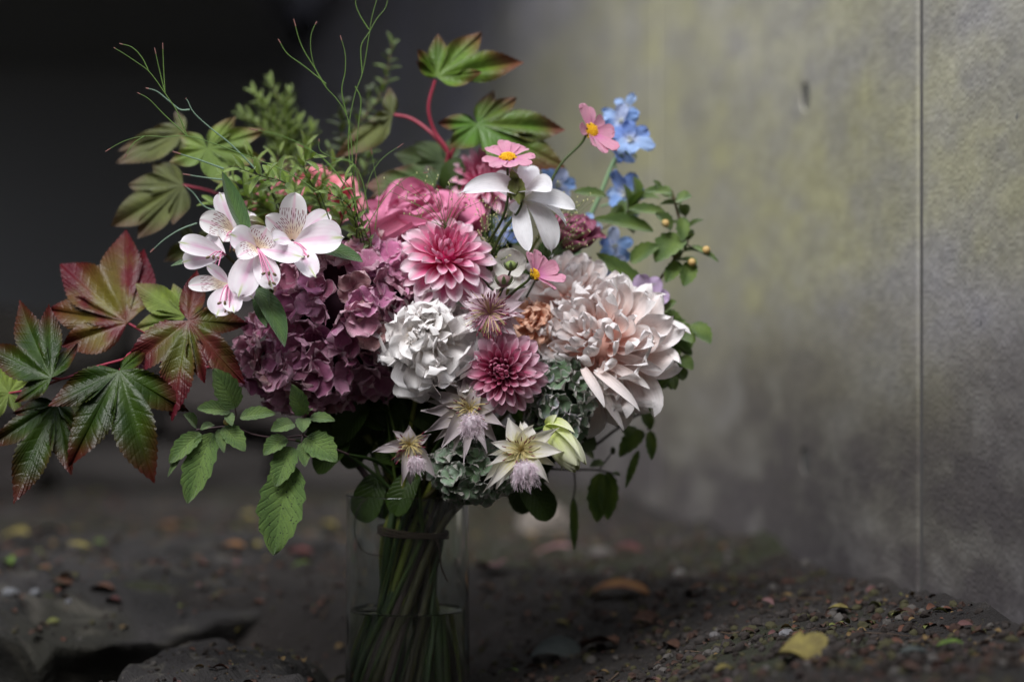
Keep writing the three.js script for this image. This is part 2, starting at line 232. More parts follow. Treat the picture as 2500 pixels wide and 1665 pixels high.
// ================================================================ vase, water
const rimY = 0.239, waterY = 0.117, VR = 0.0645;
{
  const o = thing('glass_vase', 'clear straight glass cylinder vase holding the bouquet', 'vase', V(vaseC.x, 0, vaseC.z));
  const solid = new THREE.MeshPhysicalMaterial({ color: new THREE.Color(0.9, 0.95, 0.93), transmission: 1, thickness: 0.003, roughness: 0.02, ior: 1.5 });
  const y0 = 0.026, R1 = VR * 1.02, th = 0.0032, prof = [[0, y0], [R1 - 0.003, y0], [R1, y0 + 0.003], [VR, rimY - 0.0016], [VR - 0.0005, rimY - 0.0003], [VR - th / 2, rimY], [VR - th + 0.0005, rimY - 0.0003], [VR - th, rimY - 0.0016], [R1 - th, y0 + 0.012], [R1 - th - 0.004, y0 + 0.009], [0, y0 + 0.009]].map(p => new THREE.Vector2(...p));
  mesh('glass_body', new THREE.LatheGeometry(prof, 96), solid, o);
  const wm = new THREE.MeshPhysicalMaterial({ color: 0xffffff, transmission: 1, thickness: 0.1, roughness: 0, ior: 1.33, attenuationColor: new THREE.Color(0.7, 0.78, 0.5), attenuationDistance: 0.2 });
  const wr = VR - th - 0.0008, wg = new THREE.LatheGeometry([[0, y0 + 0.011], [wr - 0.002, y0 + 0.011], [wr, y0 + 0.015], [wr, waterY + 0.0015], [wr - 0.0015, waterY], [0, waterY]].map(p => new THREE.Vector2(...p)), 96);
  wg.translate(vaseC.x, 0, vaseC.z); single('water', wg, wm, 'clear water in the glass vase around the stems', 'water');
}
let stemNo = 0;
const bind = V(-0.104, 0.199, -0.142);
function flowerStem(o, head, r = 0.0022, mat, dir = V(0, 0, 0)) {          // from the flower through the tie down to the foot of the vase
  const k = stemNo++, R = rng(900 + k), a = R() * 6.28, q = Math.sqrt(R()), bx = 0.035 * q * Math.cos(a), bz = 0.033 * q * Math.sin(a), f = 0.028 + 0.026 * R(), w = Math.max(r * 1.5, 0.002);
  const b = bind.clone().add(V(bx, 0, bz)), foot = V(vaseC.x + f * Math.cos(a + 1.5) - 0.004, 0.042, vaseC.z + f * Math.sin(a + 1.5));
  const m1 = head.clone().lerp(b, 0.4).add(V(0, 0.02, -0.02)).add(dir), m2 = b.clone().lerp(head, 0.16).add(V(0, 0.012, 0));
  mesh('stem', tube(local([head, m1, m2, b, b.clone().lerp(foot, 0.5), foot], o), r, w * 1.3, 40, 7), mat || stemMats[k % 4], o);
}

// ================================================================ flowers
const GA = 2.399963;
const turn = (dir, spin = 0) => { const q = frame(dir, Math.abs(dir.y) > 0.95 ? V(0, 0, 1) : V(0, 1, 0)); return q.multiply(new THREE.Quaternion().setFromAxisAngle(V(0, 1, 0), spin)); };
// petals in a golden-angle spiral about the facing direction
function whorl(o, name, Q, n, f, mat) {
  for (let i = 0; i < n; i++) {
    const t = (i + 0.5) / n, p = f(i, t), th = p.th, ph = i * GA + (p.dph || 0);
    const d = V(Math.sin(th) * Math.cos(ph), Math.cos(th), Math.sin(th) * Math.sin(ph)), up = V(-Math.cos(th) * Math.cos(ph), Math.sin(th), -Math.cos(th) * Math.sin(ph));
    const m = mesh(p.name || name, p.geo, p.mat || mat, o), pos = V(p.r * Math.cos(ph), p.h, p.r * Math.sin(ph)).applyQuaternion(Q);
    const roll = p.roll || 0; if (roll) up.applyAxisAngle(d, roll);
    m.position.copy(pos); m.quaternion.copy(frame(d.applyQuaternion(Q), up.applyQuaternion(Q))); if (p.s) m.scale.setScalar(p.s);
  }
}
function dahlia(label, pos, dir, R0, n, pal, opt = {}) {
  const { tmax = 1.75, len = 0.62, wid = 0.36, pointed = 0.75, curl = -0.5, rough = 0.12, seed = 3, depth = 0.5, group, budded = 0.25, cupk = 1 } = opt, R = rng(seed);
  const o = thing('dahlia', label, 'flower', pos, group || 'dahlias in the bouquet'), Q = turn(dir, seed), ROWS = 8, VAR = 3, geos = [];
  for (let r = 0; r < ROWS; r++) { const row = []; for (let k = 0; k < VAR; k++) { const t = (r + 0.5) / ROWS, L = R0 * mix(0.34, len * 1.35, Math.pow(t, 0.8)), inner = 1 - sm(0.1, budded + 0.35, t);
    row.push(petal({ L, W: L * wid * mix(0.85, 1.25, t) * (0.9 + 0.2 * R()), a: 0.95, b: pointed, base: 0.35, cup: cupk * mix(0.95, 1.7, inner) * (0.8 + 0.4 * R()), tipcup: 0.75, bend: mix(curl, 1.3, inner) * (0.7 + 0.6 * R()), bend0: mix(0.1, -0.3, inner), pow: 1.4, twist: rough * 3 * (R() - 0.5), ruffle: rough * 0.5, rf: 7, seed: seed * 50 + r * 7 + k, nu: 6, nv: 10,
      col: (s, v, q) => { const e = Math.abs(s), st = 0.10 * Math.sin(s * 16 + k * 2) ; return mixc(mixc(pal.base, pal.mid, sm(0.05, 0.55, v + st)), pal.tip, sm(0.35, 1.0, v * 0.85 + e * 0.3 + st) * mix(pal.inner ?? 0.35, 1, sm(0.15, 0.7, t))); } })); } geos.push(row); }
  whorl(o, 'petal', Q, n, (i, t) => { const th = mix(0.05, tmax, Math.pow(t, 0.72)) + rough * (R() - 0.5), rr = R0 * 0.26 * Math.sin(Math.min(th, 1.5)); return { th, r: rr, h: R0 * depth * (Math.cos(Math.min(th, 2)) - 1) * 0.7, geo: geos[Math.min(ROWS - 1, Math.floor(t * ROWS))][i % VAR], dph: rough * 1.5 * (R() - 0.5), roll: rough * 2 * (R() - 0.5), s: 0.92 + 0.16 * R() }; }, M.thick);
  const hb = mesh('receptacle', new THREE.SphereGeometry(R0 * 0.26, 16, 10), std(pal.base, 0.9), o); hb.position.copy(V(0, -R0 * depth * 0.75, 0).applyQuaternion(Q)); 
  flowerStem(o, pos.clone().add(V(0, -R0 * depth * 0.8, 0).applyQuaternion(Q)), 0.0028);
  return o;
}
const PINK = { base: C(212, 34, 106), mid: C(238, 108, 164), tip: C(252, 236, 243), inner: 0.32 };
const WINE = { base: C(104, 8, 46), mid: C(194, 62, 114), tip: C(244, 206, 222), inner: 0.16 };
const BLUSH = { base: C(244, 194, 178), mid: C(252, 234, 227), tip: C(254, 249, 248), inner: 0.9 };
dahlia('pink dahlia with white petal tips in front of the big rose', at(1092, 612, 2.455), V(0.12, 0.62, 0.78), 0.050, 92, PINK, { seed: 4, tmax: 1.85, len: 0.66, wid: 0.44, pointed: 0.62, rough: 0.17 });
dahlia('wine pink dahlia with a tight dark centre below the white carnation', at(1222, 906, 2.425), V(-0.22, 0.12, 0.96), 0.0425, 104, WINE, { seed: 9, tmax: 1.7, budded: 0.45, pointed: 0.66, wid: 0.4, rough: 0.16 });
dahlia('bright pink dahlia standing behind the cosmos and white flower', at(1178, 425, 2.60), V(0.05, 0.55, 0.83), 0.043, 80, { base: C(214, 66, 120), mid: C(238, 134, 172), tip: C(248, 216, 228) }, { seed: 14, tmax: 1.8 });
const bigBlush = dahlia('huge pale blush dahlia with long drooping twisted petals', at(1438, 822, 2.475), V(-0.45, 0.36, 0.82), 0.083, 118, BLUSH, { cupk: 0.6, seed: 21, tmax: 2.0, len: 0.62, wid: 0.48, pointed: 0.58, rough: 0.36, curl: -0.8, depth: 0.55, budded: -0.25 });
for (const [x0, y0, x, y, d, w, tw, bd] of [[1425, 900, 1476, 996, 2.42, 44, 0.9, -0.9], [1455, 905, 1562, 1004, 2.43, 46, 0.8, -1.2], [1480, 890, 1588, 950, 2.45, 44, 0.3, -0.7], [1440, 910, 1524, 1052, 2.46, 40, 0.5, -0.6], [1500, 870, 1618, 905, 2.46, 46, -0.4, -0.5]])
  span('petal', at(x0, y0, d + 0.015), at(x, y, d), V(-0.3, 0.4, 0.9), { W: w / FPX * d * 0.8, a: 0.7, b: 0.8, base: 0.5, cup: 1.3, bend: bd, bend0: 0.3, twist: tw, nu: 8, nv: 16, seed: x, col: (s, v) => mixc(BLUSH.mid, BLUSH.tip, v) }, M.thick, bigBlush);
dahlia('pale blush dahlia behind the smallest pink cosmos', at(1398, 695, 2.525), V(0.1, 0.8, 0.5), 0.070, 80, BLUSH, { cupk: 0.65, seed: 27, tmax: 1.75, len: 0.52, wid: 0.5, pointed: 0.5, rough: 0.3, curl: 0.2, budded: -0.2 });

function ruffled(name, label, pos, dir, R0, n, pal, opt = {}) {      // carnation: fringed, crumpled petals
  const { seed = 2, tmax = 1.9 } = opt, R = rng(seed), o = thing(name, label, 'flower', pos), Q = turn(dir, seed), geos = [];
  for (let r = 0; r < 5; r++) { const row = []; for (let k = 0; k < 4; k++) { const t = (r + 0.5) / 5, L = R0 * mix(0.55, 1.0, t); const p1 = R() * 9;
    row.push(petal({ L, W: L * mix(0.75, 1.1, t) * (0.8 + 0.45 * R()), a: 1.1, b: 0.26, base: 0.2, cup: mix(1.0, 0.6, t) * (R() > 0.4 ? 1 : -0.6), bend: mix(0.4, -1.0, t) + 0.9 * (R() - 0.5), pow: 1.5, ruffle: mix(0.22, 0.18, t), rf: 5 + 5 * R(), tooth: s => 0.07 * Math.sin(s * 6 + p1) + 0.02 * Math.sin(s * 21 + p1 * 2) - 0.16 * s * s, twist: 0.5 * (R() - 0.5), seed: seed * 70 + r * 9 + k, nu: 20, nv: 14,
      col: (s, v) => mixc(mixc(pal.base, pal.mid, sm(0.15, 0.6, v)), pal.tip, sm(0.5, 0.95, v) * mix(0.5, 1, t)) })); } geos.push(row); }
  whorl(o, 'petal', Q, n, (i, t) => { const th = mix(0.1, tmax, Math.pow(t, 0.75)) + 0.7 * (R() - 0.5); return { th, r: R0 * (0.02 + 0.09 * t), h: -R0 * 0.35 * t - R0 * 0.12 * (1 - t), geo: geos[Math.min(4, Math.floor(t * 5))][i % 4], dph: 0.5 * (R() - 0.5), roll: 1.8 * (R() - 0.5), s: 0.75 + 0.5 * R() }; }, M.white ??= petalMat(0.2));
  flowerStem(o, pos.clone().add(V(0, -R0 * 0.3, 0).applyQuaternion(Q)), 0.0022); return o;
}
const bigCarnation = ruffled('carnation', 'large ruffled white carnation with a creamy centre', at(1035, 822, 2.43), V(-0.1, 0.3, 0.95), 0.049, 72, { base: C(250, 232, 204), mid: C(255, 249, 244), tip: C(255, 252, 251) }, { seed: 6 });
for (const [x, y, d, w, bd] of [[904, 792, 2.445, 80, -0.7], [924, 884, 2.44, 58, -1.0], [1000, 956, 2.43, 110, -0.9], [1098, 932, 2.43, 80, -0.9], [1176, 862, 2.44, 88, -0.6], [1080, 704, 2.46, 66, -0.4]])
  span('petal', at(1036 + (x - 1036) * 0.25, 826 + (y - 826) * 0.25, 2.445), at(x, y, d), V(0, 0.4, 1), { W: w / FPX * d, a: 0.9, b: 0.26, base: 0.3, cup: 0.7, bend: bd, bend0: 0.35, pow: 1.3, ruffle: 0.09, rf: 6, nu: 18, nv: 14, seed: x, tooth: s => 0.03 * Math.sin(s * 9 + x) - 0.14 * s * s, col: (s, v) => mixc(C(253, 246, 244), C(254, 252, 253), v) }, M.petal, bigCarnation);
ruffled('carnation', 'small peach orange carnation tucked beside the blush dahlia', at(1302, 785, 2.49), V(-0.15, 0.15, 0.97), 0.026, 34, { base: C(234, 146, 104), mid: C(244, 184, 150), tip: C(248, 208, 184) }, { seed: 12, tmax: 1.5 });

function rose(label, pos, dir, R0, n, pal, opt = {}) {
  const { seed = 5, tmax = 1.35 } = opt, R = rng(seed), o = thing('rose', label, 'flower', pos, 'roses in the bouquet'), Q = turn(dir, seed);
  whorl(o, 'petal', Q, n, (i, t) => { const L = R0 * mix(0.8, 1.05, t), th = mix(0.02, tmax, Math.pow(t, 1.1)); return { th, r: R0 * mix(0.02, 0.18, t), h: -R0 * 0.3 * t, roll: 0.25 * (R() - 0.5), dph: 0.25 * (R() - 0.5), geo: petal({ L, W: L * mix(0.8, 1.3, t), a: 0.75, b: 0.26, base: 0.3, cup: mix(1.5, 0.75, t), tipcup: mix(1, 0.35, t), bend: mix(0.35, -0.75, sm(0.35, 1, t)), pow: 3, bend0: 0.15, ruffle: 0.06 + 0.05 * t, rf: 7 + 4 * R(), seed: seed * 31 + i, nu: 14, nv: 14, tooth: s => -0.07 * s * s, col: (s, v) => mixc(pal.base, pal.tip, sm(0.2, 1, v + 0.1 * (R() - 0.5))) }) }; }, M.thick);
  flowerStem(o, pos.clone().add(V(0, -R0 * 0.3, 0).applyQuaternion(Q)), 0.0026); return o;
}
function bowlRose(label, pos, dir, R0, pal, seed) {
  const R = rng(seed), o = thing('rose', label, 'flower', pos, 'roses in the bouquet'), Q = turn(dir, seed);
  whorl(o, 'petal', Q, 24, (i, t) => { const k = sm(0.0, 1, t), L = R0 * mix(0.85, 1.12, k) * (0.94 + 0.12 * R()); return { th: mix(0.12, 1.12, k) + 0.1 * (R() - 0.5), r: R0 * 0.06 * k, h: -R0 * 0.25 * k, roll: 0.2 * (R() - 0.5), dph: 0.3 * (R() - 0.5), geo: petal({ L, W: L * mix(0.95, 1.4, k), a: 0.6, b: 0.26, base: 0.35, cup: mix(1.5, 0.9, k), tipcup: mix(0.9, 0.55, k), bend: mix(0.15, 0.55, k), bend0: 0.05, pow: 1, lip: mix(0.6, 2.0, k) * (0.7 + 0.6 * R()), ruffle: 0.035 + 0.04 * k, rf: 5 + 4 * R(), seed: seed * 31 + i, nu: 20, nv: 18, tooth: s => -0.09 * s * s + 0.02 * Math.sin(s * 6 + i), col: (s, v) => mixc(pal.base, pal.tip, sm(0.3, 0.95, v + 0.06 * Math.sin(s * 5 + i))) }) }; }, M.thick);
  flowerStem(o, pos.clone().add(V(0, -R0 * 0.3, 0).applyQuaternion(Q)), 0.0026); return o;
}
{ const o = bowlRose('large open rose pink rose behind the pink dahlia', at(1030, 612, 2.56), V(-0.05, 0.88, 0.46), 0.072, { base: C(176, 56, 90), tip: C(228, 138, 174) }, 8);
  span('rolled_petal', at(1005, 545, 2.50), at(884, 612, 2.49), V(0.3, 0.8, 0.6), { W: 0.05, a: 0.35, b: 0.3, base: 0.8, cup: 1.9, bend: 0.3, nu: 22, nv: 18, col: (s, v) => mixc(C(206, 112, 142), C(226, 148, 176), v) }, M.thick, o); }
bowlRose('coral pink rose half hidden behind the white lilies', at(758, 552, 2.61), V(-0.1, 0.85, 0.5), 0.062, { base: C(218, 96, 106), tip: C(242, 160, 170) }, 15);
rose('dusky mauve rose bud behind the white flower', at(1395, 590, 2.56), V(0.15, 0.8, 0.45), 0.035, 18, { base: C(120, 40, 66), tip: C(184, 104, 134) }, { seed: 19, tmax: 0.9 });

function hydrangea(label, blobs, n, colf, size, opt = {}) {
  const { seed = 3, density = 0.5 } = opt, R = rng(seed), c0 = blobs[0][0], o = thing('hydrangea', label, 'flower', c0, 'hydrangeas in the bouquet');
  const sepals = []; for (let k = 0; k < 14; k++) sepals.push(k);
  const pts = []; let tries = 0;
  while (pts.length < n && tries++ < 60000) { const b = blobs[Math.floor(R() * blobs.length)]; const v = V(R() * 2 - 1, R() * 2 - 1, R() * 2 - 0.75); if (v.lengthSq() > 1 || v.lengthSq() < 0.05) continue; v.normalize(); if (v.z < -0.35) continue; const p = b[0].clone().add(V(v.x * b[1], v.y * b[2], v.z * b[3])); if (blobs.some(q => q !== b && V((p.x - q[0].x) / q[1], (p.y - q[0].y) / q[2], (p.z - q[0].z) / q[3]).length() < 0.9)) continue; if (pts.some(q => q.p.distanceTo(p) < size * density)) continue; pts.push({ p, n: V(v.x / b[1], v.y / b[2], v.z / b[3]).normalize() }); }
  for (const { p, n: nn } of pts) {
    const f = sub('floret', o); f.position.copy(p).sub(c0); const d = nn.clone().add(V(R() - 0.5, R() - 0.5, R() - 0.5).multiplyScalar(1.3)).normalize(); f.quaternion.copy(turn(d, R() * 6)); const col = colf(p, R), S = size * (0.85 + 0.35 * R());
    for (let k = 0; k < 4; k++) { const L = S * (0.52 + 0.1 * R()), g = petal({ L, W: L * (1.15 + 0.2 * R()), a: 0.62, b: 0.36, base: 0.12, cup: 0.2 + 0.7 * R(), bend: -0.1 - 1.1 * R(), bend0: 0.5, ruffle: 0.08 + 0.12 * R(), rf: 6 + 5 * R(), nu: 8, nv: 8, seed: Math.floor(R() * 1e6), tooth: s => 0.14 - 0.26 * Math.abs(s), col: (s, v) => mixc(mixc(col[0], col[1], sm(0.3, 0.85, v * 0.8 + Math.abs(s) * 0.35)), C(240, 214, 222), 0.45 * sm(0.8, 1, Math.max(v, Math.abs(s) * 0.98))) });
      const m = mesh('sepal', g, M.sepal, f); const a = k * Math.PI / 2 + 0.25 * (R() - 0.5), th = 1.28 + 0.25 * (R() - 0.5); m.position.set(0.0012 * Math.cos(a), k % 2 ? 0.0008 : 0, 0.0012 * Math.sin(a)); m.quaternion.copy(frame(V(Math.sin(th) * Math.cos(a), Math.cos(th), Math.sin(th) * Math.sin(a)), V(0, 1, 0))); }
    const e = mesh('eye', new THREE.SphereGeometry(S * 0.055, 8, 6), M.vc, f); tint(e.geometry, mixc(col[0], C(90, 40, 60), 0.4));
  }
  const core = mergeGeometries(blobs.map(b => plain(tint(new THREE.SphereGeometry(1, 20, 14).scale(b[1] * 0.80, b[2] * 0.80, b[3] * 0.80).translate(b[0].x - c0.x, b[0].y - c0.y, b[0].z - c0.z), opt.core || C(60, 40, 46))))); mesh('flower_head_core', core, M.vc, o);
  flowerStem(o, c0.clone().add(V(0.01, -blobs[0][2] * 0.6, -blobs[0][3] * 0.5)), 0.003); return o;
}
{ const hi = C(238, 156, 204), hi2 = C(232, 136, 180), lo = C(214, 144, 170), ol = C(206, 172, 150);
  hydrangea('large mauve pink hydrangea head below the white lilies', [[at(842, 738, 2.485), 0.062, 0.052, 0.062], [at(745, 865, 2.49), 0.056, 0.048, 0.054], [at(925, 680, 2.50), 0.042, 0.032, 0.045], [at(860, 860, 2.51), 0.055, 0.040, 0.045]], 150,
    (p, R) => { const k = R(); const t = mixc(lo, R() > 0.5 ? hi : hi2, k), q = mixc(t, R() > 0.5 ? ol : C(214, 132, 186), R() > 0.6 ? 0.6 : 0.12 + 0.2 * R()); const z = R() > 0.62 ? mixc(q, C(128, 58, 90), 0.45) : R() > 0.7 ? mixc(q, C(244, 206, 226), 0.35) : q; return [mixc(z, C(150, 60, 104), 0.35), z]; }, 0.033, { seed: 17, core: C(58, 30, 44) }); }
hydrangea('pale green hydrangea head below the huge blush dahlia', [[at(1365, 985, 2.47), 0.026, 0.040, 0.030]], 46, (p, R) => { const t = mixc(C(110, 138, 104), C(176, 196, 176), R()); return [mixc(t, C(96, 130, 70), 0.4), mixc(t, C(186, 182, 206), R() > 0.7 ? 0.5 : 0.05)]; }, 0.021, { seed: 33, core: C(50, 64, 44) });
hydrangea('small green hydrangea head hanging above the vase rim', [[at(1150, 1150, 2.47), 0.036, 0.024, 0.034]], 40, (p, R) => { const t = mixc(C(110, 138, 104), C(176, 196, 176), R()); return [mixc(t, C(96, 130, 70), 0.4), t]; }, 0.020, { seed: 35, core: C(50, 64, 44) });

// ---- white spotted lilies: one stem, five blooms, bud, blades
{
  const spotted = tex(256, 512, (u, v) => { let c = mixc([0.985, 0.975, 0.97], [0.98, 0.93, 0.78], 0.8 * sm(0.55, 0.2, v)); c = mixc(c, [0.94, 0.70, 0.80], 0.5 * sm(0.10, 0.0, Math.abs(u - 0.5)) * sm(0.3, 0.6, v)); const gx = Math.floor(u * 13), vv = v * 7 + 5 * hash2(gx, 3, 8), gy = Math.floor(vv), h = hash2(gx, gy, 5);
    if (h > 0.30 && v > 0.16 && v < 0.70) { const dx = Math.abs(u * 13 - gx - 0.5 - 0.4 * (hash2(gx, gy, 7) - 0.5)), dy = Math.abs(vv - gy - 0.5 - 0.3 * (hash2(gx, gy, 9) - 0.5)); if (dx < 0.17 * (1 - Math.pow(dy / 0.46, 2)) && dy < 0.46) c = [0.50, 0.05, 0.16]; } return c; }, true, false);
  const striped = tex(128, 256, (u, v) => { let c = mixc([0.985, 0.97, 0.98], [0.95, 0.86, 0.91], 0.5 * sm(0.4, 0.75, fbm(u * 4 + 3, v * 3, 3, 6))); const e = Math.abs(u - 0.5); c = mixc(c, [0.95, 0.74, 0.86], 0.6 * sm(0.14, 0.0, e + 0.05 * (noise(u * 20, v * 6) - 0.5)) * sm(0.05, 0.3, v) * sm(0.85, 0.6, v)); c = mixc(c, [0.72, 0.80, 0.45], 0.7 * sm(0.07, 0.0, e) * sm(0.72, 0.92, v)); return c; }, true, false);
  const mS = petalMat(0.3, { vertexColors: false, map: spotted }), mP = petalMat(0.3, { vertexColors: false, map: striped });
  const pink = std(C(226, 150, 182), 0.7), anther = std(C(112, 96, 70), 0.8), green = C(62, 104, 42);
  const o = thing('alstroemeria', 'white spotted lily stem with five open blooms and a bud', 'flower', at(640, 640, 2.47));
  const wide = { a: 0.95, b: 0.44, base: 0.16, cup: 0.5, ruffle: 0.05, rf: 6, nu: 12, nv: 14, tooth: s => 0.05 * Math.exp(-s * s * 12) }, slim = { a: 1.0, b: 0.55, base: 0.2, cup: 0.6, ruffle: 0.03, nu: 10, nv: 14 };
  const blooms = [
    { c: [712, 590, 2.425], st: [752, 640, 2.39], t: [[720, 470, 2.40, 74, 1], [648, 528, 2.395, 62, 1], [835, 580, 2.40, 104, 0], [768, 674, 2.375, 66, 0], [668, 588, 2.37, 58, 0], [800, 520, 2.45, 60, 0]] },
    { c: [628, 606, 2.405], st: [656, 680, 2.37], t: [[562, 572, 2.385, 78, 0], [652, 556, 2.39, 82, 1], [582, 722, 2.375, 92, 0], [664, 704, 2.375, 74, 0], [738, 628, 2.37, 66, 0], [578, 628, 2.37, 58, 1]] },
    { c: [572, 568, 2.45], st: [560, 600, 2.43], t: [[536, 472, 2.45, 60, 0], [486, 536, 2.43, 70, 1], [545, 590, 2.42, 60, 1], [610, 520, 2.47, 55, 0]] },
    { c: [550, 622, 2.425], st: [520, 640, 2.4], t: [[438, 592, 2.41, 62, 0], [446, 640, 2.42, 62, 0], [500, 580, 2.44, 50, 0]] },
    { c: [560, 692, 2.405], st: [548, 752, 2.375], t: [[458, 698, 2.385, 46, 1], [528, 772, 2.375, 78, 0], [617, 728, 2.39, 56, 0], [504, 648, 2.38, 34, 0], [570, 762, 2.37, 60, 0]] },
  ];
  blooms.forEach((b, bi) => { const c = at(...b.c), f = sub('bloom', o); f.position.copy(c).sub(o.position);
    b.t.forEach(([x, y, d, w, sp], k) => { const p = at(x, y, d), dir = p.clone().sub(c), nrm = V(0.05, 0.25, 1).addScaledVector(dir.clone().normalize(), -0.45); span('tepal', c.clone().addScaledVector(dir, 0.05), p, nrm, { ...(sp ? slim : wide), W: w / FPX * d * (sp ? 0.95 : 0.88), bend: -0.75 + 0.3 * ((k * 7 + bi) % 3) / 2, bend0: 0.4, pow: 1.2, seed: 40 + bi * 9 + k }, sp ? mS : mP, f); });
    const s = at(...b.st); for (let k = 0; k < 5; k++) { const e = s.clone().add(V(0.006 * Math.sin(k * 2.1), 0.005 * Math.cos(k * 3.3), 0.004 * Math.sin(k * 1.3))), midp = c.clone().lerp(e, 0.5).add(V(0, 0.004, 0.008)); const pts = local([c, midp, e], f); mesh('stamen', tube(pts, 0.0008, 0.0006, 10, 5), pink, f); const a = new THREE.SphereGeometry(0.0014, 8, 6).scale(1, 1.8, 1); const m = mesh('anther', a, anther, f); m.position.copy(pts[2]); m.rotation.z = k; }
    mesh('flower_stalk', tube(local([c.clone().add(V(0, 0, -0.004)), c.clone().lerp(at(625, 760, 2.48), 0.5).add(V(0, 0.01, -0.02)), at(640, 770, 2.49)], f), 0.0016, 0.0018, 14, 6), stemMats[0], f); });
  const budc = (s, v) => mixc(C(196, 208, 120), C(232, 226, 214), sm(0.3, 0.9, v)); for (let k = 0; k < 5; k++) span('bud', at(645, 548, 2.465), at(600, 535, 2.45), V(Math.cos(k * 1.256) * 0.3, Math.sin(k * 1.256), Math.cos(k * 1.256)), { W: 0.014, a: 0.7, b: 0.5, cup: 1.2, bend: 0.5, bend0: -0.25, col: budc, seed: k }, M.petal, o);
  const gl = (s, v) => mixc(green, C(104, 140, 60), 0.5 * Math.abs(Math.sin(s * 9)));
  span('leaf', at(598, 572, 2.40), at(541, 418, 2.41), V(0.7, 0.2, 0.8), { W: 0.022, a: 0.6, b: 0.9, base: 0.4, cup: 0.5, bend: 0.35, fold: 0.3, col: gl, nv: 16 }, M.leaf, o);
  span('leaf', at(752, 606, 2.435), at(886, 640, 2.42), V(0.1, 0.8, 0.7), { W: 0.022, a: 0.7, b: 0.8, base: 0.4, cup: 0.4, bend: -0.7, bend0: 0.3, col: gl, nv: 16 }, M.leaf, o);
  span('leaf', at(622, 705, 2.42), at(694, 848, 2.38), V(0.5, 0.5, 0.8), { W: 0.026, a: 0.6, b: 0.9, base: 0.4, cup: 0.4, bend: -0.8, bend0: 0.3, col: gl, nv: 16 }, M.leaf, o);
  span('leaf', at(640, 700, 2.43), at(650, 800, 2.39), V(-0.4, 0.5, 0.8), { W: 0.02, a: 0.6, b: 0.9, base: 0.4, cup: 0.4, bend: -0.6, bend0: 0.3, col: gl, nv: 14 }, M.leaf, o);
  span('leaf', at(470, 632, 2.43), at(415, 650, 2.42), V(0, 0.8, 0.6), { W: 0.008, a: 0.6, b: 0.9, col: gl }, M.leaf, o);
  flowerStem(o, at(640, 770, 2.49), 0.003);
}

